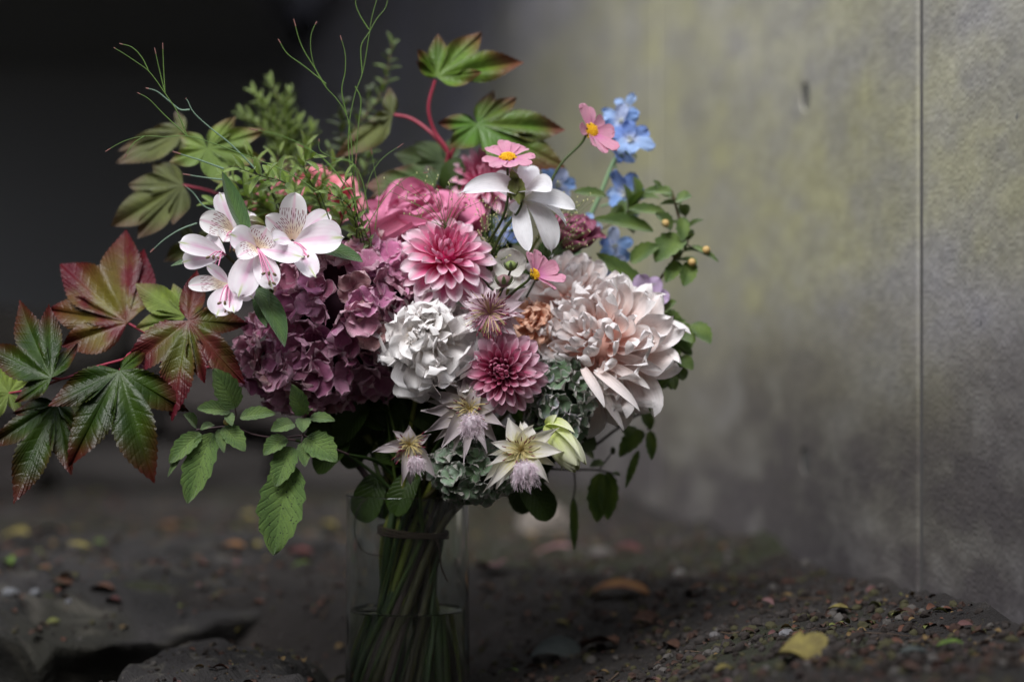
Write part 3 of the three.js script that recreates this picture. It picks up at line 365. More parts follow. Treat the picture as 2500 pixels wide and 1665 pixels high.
// ---- blushing protea: pointed papery bracts round a woolly tuft
function protea(label, c, bracts, wool, opt = {}) {
  const { pal = [C(168, 158, 136), C(190, 178, 180)], seed = 3, hairs = 420, dark = C(116, 38, 58), woolR = 0.011, spread = 0.35, woolc = C(232, 222, 226) } = opt, R = rng(seed), P = at(...c), o = thing('protea', label, 'flower', P, 'blushing proteas in the bouquet');  // default bract tones grayed: shade low in the bouquet is painted in
  bracts.forEach(([x, y, dd, w], k) => { const t = at(x, y, c[2] + dd), dir = t.clone().sub(P); span('bract', P.clone().addScaledVector(dir, 0.06), t, V(0.05, 0.3, 1).addScaledVector(dir.clone().normalize(), -0.5), { W: (w || 44) / FPX * c[2] * (0.75 + 0.3 * R()), a: 0.6, b: 1.35, base: 0.4, cup: 0.9, bend: -1.5 + 1.6 * R(), bend0: 0.35, twist: 1.8 * (R() - 0.5), ruffle: 0.10, rf: 7, nu: 7, nv: 12, seed: seed * 40 + k, col: (s, v) => mixc(pal[0], pal[1], sm(0.1, 0.6, v + 0.1 * Math.sin(s * 11))) }, M.petal, o); });
  for (let k = 0; k < 8; k++) { const q = bracts[(k * 5) % bracts.length], p = bracts[(k * 5 + 1) % bracts.length], t = at(mix(q[0], p[0], 0.5) + 14 * (R() - 0.5), mix(q[1], p[1], 0.5) + 14 * (R() - 0.5), c[2] + 0.012), dir = t.clone().sub(P); span('bract', P, t, V(0.5 * (R() - 0.5), 0.3, 1).addScaledVector(dir.clone().normalize(), -0.3), { W: 0.010 + 0.006 * R(), a: 0.6, b: 1.4, base: 0.4, cup: 0.9, bend: -0.9 + 1.2 * R(), twist: 1.6 * (R() - 0.5), nu: 6, nv: 10, seed: k + seed * 3, col: (s, v) => mixc(pal[0], pal[1], v) }, M.petal, o); }
  const W = at(...wool), ax = W.clone().sub(P).normalize(), gs = [];
  for (let k = 0; k < hairs; k++) { const d = V(R() - 0.5, R() - 0.5, R() - 0.5).normalize(), q = d.clone().multiplyScalar(woolR * 0.75).add(W), e = q.clone().addScaledVector(d, woolR * 0.25).addScaledVector(ax, woolR * (0.25 + 1.0 * R())).add(V(R() - 0.5, R() - 0.5, R() - 0.5).multiplyScalar(woolR * 0.8)); gs.push(plain(tint(tube(local([q, q.clone().lerp(e, 0.5).addScaledVector(d, woolR * 0.12), e], o), 0.00032, 0.00012, 4, 3), mixc(woolc, C(214, 170, 190), R() * 0.5)))); }
  gs.push(plain(tint(new THREE.SphereGeometry(woolR * 0.66, 16, 12).translate(W.x - P.x, W.y - P.y, W.z - P.z), woolc)));
  const wm = mesh('wool_tuft', mergeGeometries(gs), M.vc, o); wm.userData.kind = 'stuff';
  const fs = []; for (let k = 0; k < (opt.plumes || 46); k++) { const a = R() * 6.28, d = V(Math.cos(a), Math.sin(a), 0.4 + 0.9 * R()).normalize(), e = P.clone().addScaledVector(d, spread * 0.05 * (0.6 + 0.6 * R())), mm = P.clone().lerp(e, 0.55).add(V(0, 0.002, 0.003)); fs.push(plain(tint(tube(local([P, mm, e], o), 0.00035, 0.0003, 5, 4), opt.plumes && k % 3 ? C(190, 140, 160) : C(206, 188, 130)))); if (k % 2) fs.push(plain(tint(tube(local([e, e.clone().addScaledVector(d, 0.0022), e.clone().addScaledVector(d, 0.0045)], o), 0.0006, 0.0004, 3, 5), dark))); }
  const fm = mesh('florets', mergeGeometries(fs), M.vc, o); fm.userData.kind = 'stuff';
  flowerStem(o, P.clone().add(V(0, 0.002, -0.006)), 0.0018); return o;
}
protea('pale protea with round white woolly centre above the small protea', [1147, 1000, 2.43], [[1027, 1003, 0.0, 44], [1044, 958, 0.01, 50], [1110, 905, 0.015, 52], [1140, 900, 0.01, 50], [1036, 1056, 0.0, 46], [1078, 1092, -0.015, 44], [1132, 1132, -0.02, 40], [1190, 1106, -0.02, 46], [1236, 1045, -0.01, 50], [1234, 985, 0.0, 50], [1170, 950, 0.0, 40], [1212, 1085, 0.005, 40], [1066, 925, 0.02, 40]], [1152, 1036, 2.372], { seed: 4, woolR: 0.0125 });
protea('cream protea with a white tuft beside the green bud', [1272, 1102, 2.385], [[1178, 1204, -0.01, 36], [1186, 1138, -0.01, 40], [1196, 1080, 0.0, 46], [1242, 1020, 0.01, 54], [1300, 1040, 0.012, 50], [1366, 1044, 0.0, 44], [1376, 1104, -0.005, 46], [1341, 1180, -0.01, 34], [1212, 1196, 0.005, 34], [1322, 1150, 0.0, 36], [1248, 1180, 0.005, 34], [1280, 1030, 0.02, 50]], [1281, 1150, 2.35], { seed: 6, pal: [C(216, 210, 148), C(232, 227, 218)], woolR: 0.0125, hairs: 420 });
protea('small protea hanging at the underside of the bouquet', [1000, 1088, 2.445], [[908, 1104, 0.0, 30], [940, 1086, -0.02, 30], [958, 1052, 0.0, 40], [1000, 1040, 0.0, 44], [1052, 1060, 0.0, 40], [980, 1186, -0.01, 34], [1030, 1172, 0.0, 34], [1066, 1170, 0.0, 36], [1046, 1110, 0.0, 34], [962, 1130, 0.0, 34]], [1014, 1130, 2.412], { seed: 8, woolR: 0.008 });
protea('pink protea with feathery maroon centre beside the white carnation', [1196, 768, 2.435], [[1128, 736, -0.01, 52], [1150, 712, 0.0, 50], [1190, 700, 0.0, 54], [1238, 702, 0.0, 54], [1282, 736, -0.005, 52], [1280, 776, -0.01, 52], [1262, 820, -0.01, 52], [1210, 832, -0.01, 46], [1150, 812, 0.0, 46], [1130, 776, 0.0, 46], [1195, 806, 0.0, 40], [1250, 720, 0.012, 50], [1290, 700, 0.015, 44]], [1204, 788, 2.43], { seed: 11, pal: [C(226, 196, 200), C(242, 222, 230)], woolR: 0.0075, hairs: 220, spread: 0.5, plumes: 220, woolc: C(196, 160, 178), dark: C(122, 36, 62) });
{ const P = at(1338, 1040, 2.41), T = at(1412, 1146, 2.385), o = thing('protea_bud', 'closed lime green protea bud with curling outer bracts', 'flower', P), ax = T.clone().sub(P).normalize(), R = rng(5);
  const cg = (s, v) => mixc(C(206, 218, 122), C(238, 240, 206), sm(0.2, 0.9, v + 0.1 * Math.sin(s * 8)));
  for (let k = 0; k < 11; k++) { const a = k * GA, n = V(Math.cos(a), Math.sin(a), 0).applyQuaternion(frame(V(0, 0, 1), ax).multiply(new THREE.Quaternion())); const nn = V(Math.cos(a), 0, Math.sin(a)).applyQuaternion(frame(ax, V(0, 0, 1))); span('bract', P.clone().addScaledVector(nn, -0.006), T.clone().addScaledVector(nn, -0.002 - 0.004 * (k % 3)), nn, { W: 0.024, a: 0.7, b: 0.7, base: 0.5, cup: 1.1, bend: 1.15, bend0: -0.55, col: cg, seed: k, nu: 8 }, M.petal, o); }
  for (const [x, y, d, w] of [[1404, 1058, 2.38, 34], [1418, 1118, 2.37, 30], [1360, 1012, 2.4, 26], [1372, 1150, 2.40, 26], [1390, 1040, 2.42, 34]]) span('outer_bract', P, at(x, y, d), V(0.2, 0.5, 1), { W: w / FPX * 2.4, a: 0.7, b: 1, base: 0.4, cup: 0.8, bend: -1.4, bend0: 0.5, col: cg, twist: 0.5, nu: 7, nv: 14 }, M.petal, o);
  flowerStem(o, P, 0.002); }

// ---- white flower with long drooping petals, seen from behind
{
  const c = at(1275, 490, 2.475), o = thing('white_flower', 'white flower with long drooping petals beside a curled green leaf', 'flower', c);
  const cw = (s, v) => mixc(C(236, 236, 214), C(250, 250, 252), sm(0.0, 0.3, v));
  for (const [x, y, d, w, bd, nx, tw] of [[1130, 468, 2.43, 62, -1.7, 0.1, 0.3], [1205, 432, 2.50, 64, -1.0, -0.4, 0], [1290, 408, 2.51, 70, -0.9, 0.2, 0], [1404, 510, 2.45, 58, -1.1, 0.3, -0.4], [1345, 468, 2.44, 96, -1.3, 0.2, 0.2], [1290, 614, 2.44, 60, -0.9, -0.5, 0.5], [1346, 612, 2.46, 66, -1.5, 0.5, -0.5], [1380, 545, 2.45, 50, -1.2, 0.4, 0.6], [1258, 520, 2.45, 44, -0.8, -0.6, 0]])
    span('petal', c, at(x, y, d), V(nx, 0.55, 0.8), { W: w / FPX * d * 0.86, a: 0.9, b: 0.62, base: 0.2, cup: 0.85, bend: bd, bend0: 0.6, pow: 1.2, twist: tw, ruffle: 0.06, rf: 6, nu: 12, nv: 16, col: cw, seed: x, tooth: s => 0.06 * Math.exp(-s * s * 20) }, M.petal, o);
  for (const [x, y, w] of [[1250, 412, 26], [1268, 500, 44], [1246, 490, 30]]) span('green_sepal', at(1262, 436, 2.455), at(x, y, 2.445), V(-0.3, 0.3, 1), { W: w / FPX * 2.45, a: 0.6, b: 0.7, cup: 0.9, bend: -0.9, twist: 0.6, serr: 0.2, sn: 5, ruffle: 0.16, nu: 10, nv: 12, col: (s, v) => mixc(C(142, 152, 70), C(120, 128, 66), fbm(s * 4 + 9, v * 6, 3)) }, M.leaf, o);
  mesh('flower_stalk', tube(local([c, at(1262, 520, 2.46), at(1225, 570, 2.46), at(1192, 640, 2.48)], o), 0.0018, 0.0018, 18, 7), stemMats[0], o);
  flowerStem(o, at(1192, 640, 2.48), 0.002);
}
// ---- cosmos
function cosmos(label, c, petals, discN, discR, stem) {
  const P = at(...c), o = thing('cosmos', label, 'flower', P, 'cosmos in the bouquet'), R = rng(c[0]);
  petals.forEach(([x, y, d, w], k) => { const t = at(x, y, d), dir = t.clone().sub(P); span('petal', P.clone().addScaledVector(dir, 0.06), t, discN.clone().addScaledVector(dir.clone().normalize(), -0.2), { W: w / FPX * d, a: 0.95, b: 0.18, base: 0.22, cup: 0.45, bend: -0.25 + 0.5 * R(), bend0: 0.1, ruffle: 0.05, rf: 5, nu: 13, nv: 12, seed: k + c[0], tooth: s => 0.075 * Math.cos(s * 8.5) - 0.08 * s * s, col: (s, v) => mixc(mixc(C(212, 120, 176), C(222, 150, 176), sm(0.1, 0.6, v)), C(238, 190, 206), 0.5 * (0.5 + 0.5 * Math.sin(s * 15)) * v) }, M.petal, o); });
  const q = turn(discN, 0), gs = [plain(tint(new THREE.SphereGeometry(discR * 0.8, 16, 10).scale(1, 0.5, 1), C(230, 176, 28)))];
  for (let k = 0; k < 60; k++) { const r = discR * Math.sqrt((k + 0.5) / 60), a = k * GA, f = new THREE.SphereGeometry(discR * 0.11, 6, 5).scale(1, 1.8, 1).translate(r * Math.cos(a), discR * (0.62 - 0.4 * (r / discR) ** 2), r * Math.sin(a)); gs.push(plain(tint(f, k > 40 && k % 3 === 0 ? C(60, 30, 16) : mixc(C(252, 212, 44), C(236, 176, 24), R())))); }
  const g = mergeGeometries(gs); g.applyQuaternion(q); mesh('yellow_disc', g, M.vc, o);
  const cal = new THREE.ConeGeometry(discR * 0.9, discR * 1.3, 10).rotateX(Math.PI).translate(0, -discR * 0.55, 0); cal.applyQuaternion(q); mesh('calyx', cal, stemMats[2], o);
  mesh('flower_stalk', tube(local([P.clone().addScaledVector(discN, -discR * 0.8), ...stem.map(s => at(...s))], o), 0.0013, 0.0016, 24, 7), stemMats[0], o);
  flowerStem(o, at(...stem[stem.length - 1]), 0.0016);
}
cosmos('pink cosmos facing up above the white flower', [1240, 388, 2.465], [[1228, 343, 2.49, 34], [1192, 360, 2.485, 40], [1178, 394, 2.46, 40], [1206, 408, 2.435, 44], [1246, 410, 2.425, 46], [1290, 404, 2.44, 44], [1306, 382, 2.465, 38], [1282, 360, 2.485, 40], [1258, 350, 2.49, 34]], V(0, 0.86, 0.5), 0.0088, [[1239, 420, 2.462], [1240, 480, 2.46], [1228, 530, 2.46], [1180, 610, 2.48]]);
cosmos('salmon pink cosmos leaning by the blue delphinium', [1442, 322, 2.50], [[1420, 254, 2.50, 34], [1442, 262, 2.515, 30], [1472, 288, 2.515, 34], [1500, 322, 2.50, 42], [1505, 366, 2.485, 44], [1474, 372, 2.475, 40], [1446, 354, 2.47, 30], [1416, 312, 2.48, 34]], V(0.62, 0.15, 0.77), 0.0090, [[1424, 344, 2.51], [1370, 400, 2.51], [1340, 460, 2.51], [1325, 560, 2.52]]);
cosmos('half open pink cosmos in front of the blush dahlia', [1304, 672, 2.40], [[1290, 616, 2.405, 36], [1312, 612, 2.415, 34], [1332, 630, 2.42, 30], [1294, 640, 2.385, 34], [1362, 648, 2.405, 40], [1380, 684, 2.395, 46], [1352, 706, 2.385, 40]], V(0.75, 0.45, 0.5), 0.0068, [[1288, 686, 2.41], [1262, 706, 2.42], [1236, 730, 2.44]]);
{ // cosmos buds on a wiry stalk
  for (const [x, y, d, r, label] of [[1247, 649, 2.42, 0.0062, 'small green cosmos bud above the pink protea'], [1230, 686, 2.42, 0.0078, 'plump purple green cosmos bud touching the pink protea']]) { const P = at(x, y, d), o = thing('cosmos_bud', label, 'flower bud', P, 'cosmos buds');
    mesh('bud', new THREE.SphereGeometry(r, 18, 12).scale(1, 0.85, 1), std(r > 0.007 ? C(134, 104, 104) : C(120, 136, 74), 0.6), o);
    for (let k = 0; k < 8; k++) { const a = k * 0.785, dir = V(Math.cos(a), 0.35, Math.sin(a)); const m = mesh('sepal', petal({ L: r * 1.5, W: r * 0.6, a: 0.7, b: 0.9, bend: 1.3, cup: 0.4, col: () => C(104, 128, 56) }), M.leaf, o); m.position.set(Math.cos(a) * r * 0.75, -r * 0.5, Math.sin(a) * r * 0.75); m.quaternion.copy(frame(dir, V(-Math.cos(a), 1, -Math.sin(a)))); }
    flowerStem(o, P.clone().add(V(0, -r * 0.7, -0.002)), 0.0011, stemMats[2]); }
  const o = thing('white_petal_flower', 'pale rounded white flower behind the cosmos buds', 'flower', at(1245, 655, 2.475)); for (const [x, y, w] of [[1250, 606, 70], [1285, 650, 64], [1205, 660, 60], [1240, 705, 66], [1196, 700, 50]]) span('petal', o.position, at(x, y, 2.465), V(0, 0.4, 1), { W: w / FPX * 2.46, a: 0.6, b: 0.35, cup: 0.5, bend: -0.3, nu: 10, nv: 10, ruffle: 0.05, col: () => C(232, 230, 222) }, M.petal, o); flowerStem(o, o.position, 0.0018);
}
// ---- blue delphinium spike
{
  const o = thing('delphinium', 'sky blue delphinium spike rising behind the salmon cosmos', 'flower', at(1440, 540, 2.62)), R = rng(8), blue = [C(140, 176, 232), C(168, 198, 244), C(124, 154, 218), C(190, 204, 238)];
  mesh('stem', tube(local([at(1512, 372, 2.62), at(1496, 400, 2.62), at(1468, 470, 2.62), at(1428, 560, 2.62), at(1400, 660, 2.6)], o), 0.0022, 0.0028, 24, 8), std(C(122, 152, 112), 0.6), o);
  flowerStem(o, at(1400, 660, 2.6), 0.0028);
  for (const [x, y, d, s, n] of [[1512, 296, 2.61, 0.026, 6], [1540, 340, 2.60, 0.028, 6], [1490, 335, 2.63, 0.024, 5], [1518, 378, 2.62, 0.020, 4], [1528, 262, 2.62, 0.018, 4], [1525, 470, 2.62, 0.028, 6], [1530, 505, 2.63, 0.018, 4], [1432, 556, 2.60, 0.020, 5], [1500, 605, 2.60, 0.024, 6], [1490, 655, 2.59, 0.022, 5], [1358, 450, 2.63, 0.028, 6], [1228, 565, 2.56, 0.02, 5]]) {
    const c = at(x, y, d), f = sub('floret', o); f.position.copy(c).sub(o.position); const q = turn(V(0.5 * (R() - 0.5), 0.35 * R(), 1), R() * 6);
    for (let k = 0; k < n; k++) { const a = k / n * 6.28 + 0.3 * R(), th = 1.0 + 0.5 * R(), b1 = blue[Math.floor(R() * 4)]; const m = mesh('petal', petal({ L: s * (0.7 + 0.3 * R()), W: s * 0.58, a: 0.7, b: 0.45, base: 0.2, cup: 0.9 * (R() - 0.2), bend: -1.4 * R() + 0.3, twist: R() - 0.5, ruffle: 0.16, seed: k + x, nu: 8, nv: 9, col: (S, v) => mixc(C(206, 214, 236), b1, sm(0.0, 0.45, v)) }), M.petal, f); m.quaternion.copy(q.clone().multiply(frame(V(Math.sin(th) * Math.cos(a), Math.cos(th), Math.sin(th) * Math.sin(a)), V(0, 1, 0)))); }
    for (let k = 0; k < 3; k++) { const m = mesh('eye', petal({ L: s * 0.3, W: s * 0.2, cup: 0.8, bend: 0.6, col: () => C(216, 218, 206) }), M.petal, f); m.quaternion.copy(q.clone().multiply(frame(V(Math.cos(k * 2.1) * 0.5, 1, Math.sin(k * 2.1) * 0.5), V(0, 0, 1)))); }
    if (y < 520 && x > 1400) mesh('flower_stalk', tube(local([c, at(mix(x, 1490, 0.6), y + 22, d), at(1496 - (y - 400) * 0.42, Math.max(y + 34, 385), 2.62)], f), 0.0009, 0.0012, 8, 5), std(C(122, 152, 112), 0.6), f);
  }
}
{ const P = at(1575, 728, 2.56), o = thing('lilac_flower', 'pale lilac flower peeping out behind the huge blush dahlia', 'flower', P); for (let k = 0; k < 7; k++) { const a = k * 0.9; span('petal', P, P.clone().add(V(0.026 * Math.cos(a), 0.026 * Math.sin(a), 0.008)), V(0, 0.4, 1), { W: 0.02, a: 0.7, b: 0.4, cup: 0.5, bend: -0.4, ruffle: 0.1, col: (s, v) => mixc(C(166, 104, 156), C(206, 182, 216), sm(0, 0.7, v)) }, M.petal, o); } flowerStem(o, P, 0.002); }

// ================================================================ foliage
// Palmate leaf: centre and lobe tips; saw-toothed edges, puckered between the veins.
function palmate(o, c, d, lobes, pal, opt = {}) {
  const { ay = -0.55, ax = 0, droop = 3.2, seed = 1, mat = M.gloss, fat = 0.28, rs = 0.28 } = opt, P = at(c[0], c[1], d), k = d / FPX;
  const T = lobes.map(([x, y, dz = 0]) => ({ a: Math.atan2(-(y - c[1]), x - c[0]), L: Math.hypot(x - c[0], y - c[1]) * k, dz })).sort((p, q) => p.a - q.a);
  let gi = 0, gm = -1; T.forEach((t, i) => { const n = T[(i + 1) % T.length], g = (n.a - t.a + Math.PI * 4) % (Math.PI * 2); if (g > gm) { gm = g; gi = i; } });   // the widest gap is where the stalk enters
  const ord = T.map((_, i) => T[(gi + 1 + i) % T.length]);
  const pos = [], uv = [], col = [], idx = [], H = 66, K = 9, R = rng(seed);
  ord.forEach((t, i) => {
    const side = dir => { const n = ord[i + dir]; if (n) { let g = Math.abs(((n.a - t.a + Math.PI * 3) % (Math.PI * 2)) - Math.PI); return { ang: g / 2, r: rs * Math.min(t.L, n.L) + 0.04 * Math.max(t.L, n.L) }; } return { ang: Math.min(0.75, gm / 2.4), r: t.L * 0.2 }; };
    const pts = [];
    for (const dir of [-1, 1]) { const S = side(dir), t0 = S.r * Math.cos(S.ang) / t.L, s0 = S.r * Math.sin(S.ang) / t.L, row = [];
      for (let j = 0; j <= H; j++) { const q = j / H; let tt = mix(t0, 1, q), ss = s0 * Math.pow(1 - q, 0.9) + fat * 0.62 * Math.pow(Math.sin(Math.PI * Math.pow(q, 0.85)), 1.0) * (1 - q * 0.25) * (1 - t0); const sw = (q * 13) % 1; if (q > 0.02 && q < 0.97) ss += 0.034 * (sw - 0.4) * (0.6 + 0.4 * R()) * (1 - 0.5 * q); row.push([tt, dir * ss, q]); }
      if (dir < 0) pts.push(...row); else pts.push(...row.reverse().slice(1)); }
    const b0 = pos.length / 3, n = pts.length, ca = Math.cos(t.a), sa = Math.sin(t.a);
    for (let j = 0; j <= K; j++) for (const [tt, ss, q] of pts) { const f = j / K, lx = tt * f * t.L, ly = ss * f * t.L, x = lx * ca - ly * sa, y = lx * sa + ly * ca, r2 = (x * x + y * y), rel = f * tt;
      const fold = 0.34 * Math.abs(ly) * sm(0, 0.3, rel) + 0.004 * f * f * Math.sin(q * 8 + seed + i * 2 + (ss > 0 ? 1.5 : 0)), z = ax * x + ay * y - droop * r2 + t.dz * rel * rel + fold + 0.0016 * (fbm(x * 90 + seed, y * 90, 2, seed) - 0.5); pos.push(x, y, z); uv.push(clamp(0.5 + ss * f * 1.25, 0.01, 0.99), clamp(tt * f, 0.01, 0.99));
      const e = f * mix(0.62, 1, q), nn = fbm(x * 45 + seed * 3, y * 45, 3, seed); let cc = mixc(pal[0], pal[1], sm(0.35, 0.65, nn)); cc = mixc(cc, pal[2], clamp(pal[3] ?? 1) * sm(0.62 - (pal[4] ?? 0), 1.02, e * (0.8 + 0.4 * nn))); col.push(...cc); }
    for (let j = 0; j < K; j++) for (let m = 0; m < n - 1; m++) { const p = b0 + j * n + m; idx.push(p, p + n, p + 1, p + 1, p + n, p + n + 1); }
  });
  const g = new THREE.BufferGeometry(); g.setAttribute('position', new THREE.Float32BufferAttribute(pos, 3)); g.setAttribute('uv', new THREE.Float32BufferAttribute(uv, 2)); g.setAttribute('color', new THREE.Float32BufferAttribute(col, 3)); g.setIndex(idx); g.computeVertexNormals();
  const m = mesh('leaf', g, mat, o); m.position.copy(P).sub(o.position); return m;
}
const redG = [C(84, 90, 34), C(98, 52, 42), C(82, 18, 30), 1, 0.36], darkG = [C(38, 58, 14), C(54, 76, 18), C(70, 18, 20), 0.95, 0.12], lime = [C(134, 156, 40), C(116, 138, 34), C(116, 70, 50), 0.6, 0], olive = [C(88, 96, 30), C(102, 110, 36), C(96, 50, 44), 0.75, 0.02], wine = [C(104, 96, 36), C(98, 34, 38), C(78, 12, 24), 1, 0.36], fresh = [C(74, 102, 34), C(92, 120, 42), C(104, 46, 48), 0.85, 0.06];
const stemOf = (o, pts, r = 0.0018, mat = M.redStem, n = 'stem') => mesh(n, tube(local(pts.map(p => at(...p)), o), r, r * 0.85, 20, 7), mat, o);
{ // left branch, glossy red and green leaves
  const o = thing('leafy_branch', 'branch of glossy lobed red and green leaves left of the hydrangea', 'foliage', at(560, 860, 2.47), 'lobed red green branches');
  palmate(o, [458, 783], 2.42, [[298, 914, 0.01], [429, 1028, 0.012], [466, 655, -0.01], [600, 790, -0.02], [600, 940, -0.005], [505, 935, 0]], redG, { seed: 3, ay: -0.5, ax: 0.12 });
  palmate(o, [291, 905], 2.385, [[121, 990, 0.01], [179, 1136, 0.012], [386, 1177, 0.012], [456, 1006, -0.02], [345, 850, -0.03]], darkG, { seed: 5, ay: -0.55 });
  palmate(o, [310, 788], 2.50, [[122, 640, 0.0], [280, 553, 0.0], [106, 752, 0.0], [148, 846, 0.01], [326, 600, -0.02]], wine, { seed: 7, ay: -0.35, fat: 0.42, rs: 0.42 });
  palmate(o, [452, 772], 2.475, [[318, 690, 0.0], [330, 800, 0], [410, 690, -0.01]], lime, { seed: 9, ay: -0.5, fat: 0.40, mat: M.leaf });
  palmate(o, [124, 922], 2.385, [[92, 738, 0], [6, 728, -0.01], [-60, 842, 0], [44, 982, 0.01], [175, 838, -0.01]], darkG, { seed: 11, ay: -0.5 });
  palmate(o, [136, 985], 2.43, [[50, 1226, 0.015], [-20, 1090, 0.01], [190, 1155, 0.01], [30, 1010, 0], [200, 1060, 0]], darkG, { seed: 13, ay: -0.6 });
  palmate(o, [20, 960], 2.47, [[-60, 880, 0], [60, 1010, 0], [-40, 1040, 0], [70, 870, 0]], lime, { seed: 15, mat: M.leaf });
  palmate(o, [215, 1010], 2.45, [[180, 1100, 0], [260, 1060, 0], [150, 960, 0]], olive, { seed: 17, mat: M.leaf });
  stemOf(o, [[590, 880, 2.50], [520, 850, 2.49], [458, 785, 2.425]], 0.0018); stemOf(o, [[600, 880, 2.50], [450, 900, 2.48], [330, 860, 2.45], [291, 906, 2.388]], 0.0018); stemOf(o, [[450, 900, 2.48], [380, 830, 2.50], [310, 788, 2.502]], 0.0016); stemOf(o, [[330, 870, 2.45], [220, 900, 2.42], [150, 925, 2.40], [124, 922, 2.388]], 0.0016); stemOf(o, [[220, 900, 2.42], [170, 950, 2.44], [136, 985, 2.433]], 0.0015); stemOf(o, [[150, 925, 2.4], [80, 950, 2.45], [20, 960, 2.472]], 0.0014); stemOf(o, [[260, 890, 2.44], [230, 960, 2.46], [215, 1010, 2.452]], 0.0014); stemOf(o, [[540, 860, 2.50], [490, 800, 2.49], [452, 772, 2.477]], 0.0014);
  flowerStem(o, at(595, 880, 2.50), 0.0026, M.mauveStem);
}
{ // upper left branch
  const o = thing('leafy_branch', 'branch of pale olive lobed leaves rising behind the white lilies', 'foliage', at(540, 500, 2.6), 'lobed red green branches');
  palmate(o, [505, 362], 2.575, [[569, 279, 0], [640, 312, 0], [415, 398, 0.01], [564, 462, 0.02], [430, 322, 0], [645, 392, 0]], [C(104, 132, 36), C(122, 148, 44), C(120, 60, 54), 0.7, 0], { seed: 21, ay: -0.5, mat: M.leaf, fat: 0.34 });
  palmate(o, [446, 452], 2.605, [[308, 450, 0], [360, 393, -0.01], [270, 552, 0.01], [340, 585, 0.01], [430, 552, 0.01]], olive, { seed: 23, ay: -0.45, mat: M.leaf, fat: 0.4, rs: 0.45 });
  palmate(o, [450, 320], 2.645, [[284, 368, 0], [286, 402, 0.01], [422, 266, 0], [370, 310, 0], [480, 400, 0]], olive, { seed: 25, ay: -0.7, mat: M.leaf });
  palmate(o, [470, 590], 2.62, [[400, 640, 0], [560, 560, 0], [520, 650, 0], [440, 545, 0]], olive, { seed: 27, mat: M.leaf });
  stemOf(o, [[620, 560, 2.6], [560, 470, 2.6], [510, 380, 2.585], [505, 362, 2.577]], 0.0018); stemOf(o, [[590, 510, 2.6], [520, 470, 2.61], [446, 452, 2.608]], 0.0018); stemOf(o, [[560, 470, 2.6], [490, 390, 2.64], [450, 320, 2.648]], 0.0016); stemOf(o, [[600, 560, 2.61], [530, 585, 2.62], [470, 590, 2.622]], 0.0016);
  flowerStem(o, at(620, 560, 2.6), 0.0026, M.mauveStem);
}
{ // top branch
  const o = thing('leafy_branch', 'tall branch of lobed green leaves on a red stem above the roses', 'foliage', at(1090, 460, 2.62), 'lobed red green branches');
  palmate(o, [1066, 188], 2.60, [[1068, 78, 0], [1176, 70, 0], [1280, 146, 0.01], [1178, 182, 0.03], [1018, 120, 0.01], [1016, 152, 0.02]], fresh, { seed: 31, ay: -0.2, fat: 0.34, rs: 0.4 });
  palmate(o, [1165, 302], 2.60, [[1206, 214, -0.01], [1262, 232, 0], [1382, 316, 0.02], [1380, 410, 0.02], [1068, 298, 0], [1098, 364, 0.02]], [C(78, 112, 40), C(88, 108, 46), C(98, 50, 50), 0.9, 0.16], { seed: 33, ay: -0.35, fat: 0.32, rs: 0.42 });
  palmate(o, [958, 282], 2.63, [[948, 208, 0], [822, 388, 0.03], [900, 300, 0.01]], olive, { seed: 35, mat: M.leaf, ay: -0.3 });
  palmate(o, [1090, 400], 2.66, [[960, 372, 0], [1010, 345, 0], [1110, 330, 0], [990, 430, 0]], [C(64, 88, 30), C(74, 96, 32), C(70, 60, 40), 0.4, 0], { seed: 37, mat: M.leaf, fat: 0.5 });
  palmate(o, [1062, 452], 2.585, [[890, 452, 0.01], [960, 408, 0], [1040, 400, 0], [900, 490, 0.01]], fresh, { seed: 39, mat: M.leaf, fat: 0.5, rs: 0.5, ay: -0.7 });
  stemOf(o, [[1096, 480, 2.63], [1085, 420, 2.62], [1094, 372, 2.61], [1060, 320, 2.61], [1046, 262, 2.605], [1062, 195, 2.602]], 0.0024); stemOf(o, [[1096, 374, 2.61], [1050, 322, 2.62], [1000, 288, 2.63], [962, 280, 2.632]], 0.0022); stemOf(o, [[1086, 430, 2.62], [1110, 360, 2.61], [1150, 320, 2.605], [1165, 303, 2.602]], 0.002); stemOf(o, [[1090, 460, 2.63], [1085, 440, 2.64], [1090, 400, 2.662]], 0.0016); stemOf(o, [[1094, 475, 2.63], [1075, 460, 2.6], [1062, 452, 2.588]], 0.0016);
  flowerStem(o, at(1096, 480, 2.63), 0.0028, M.mauveStem);
}
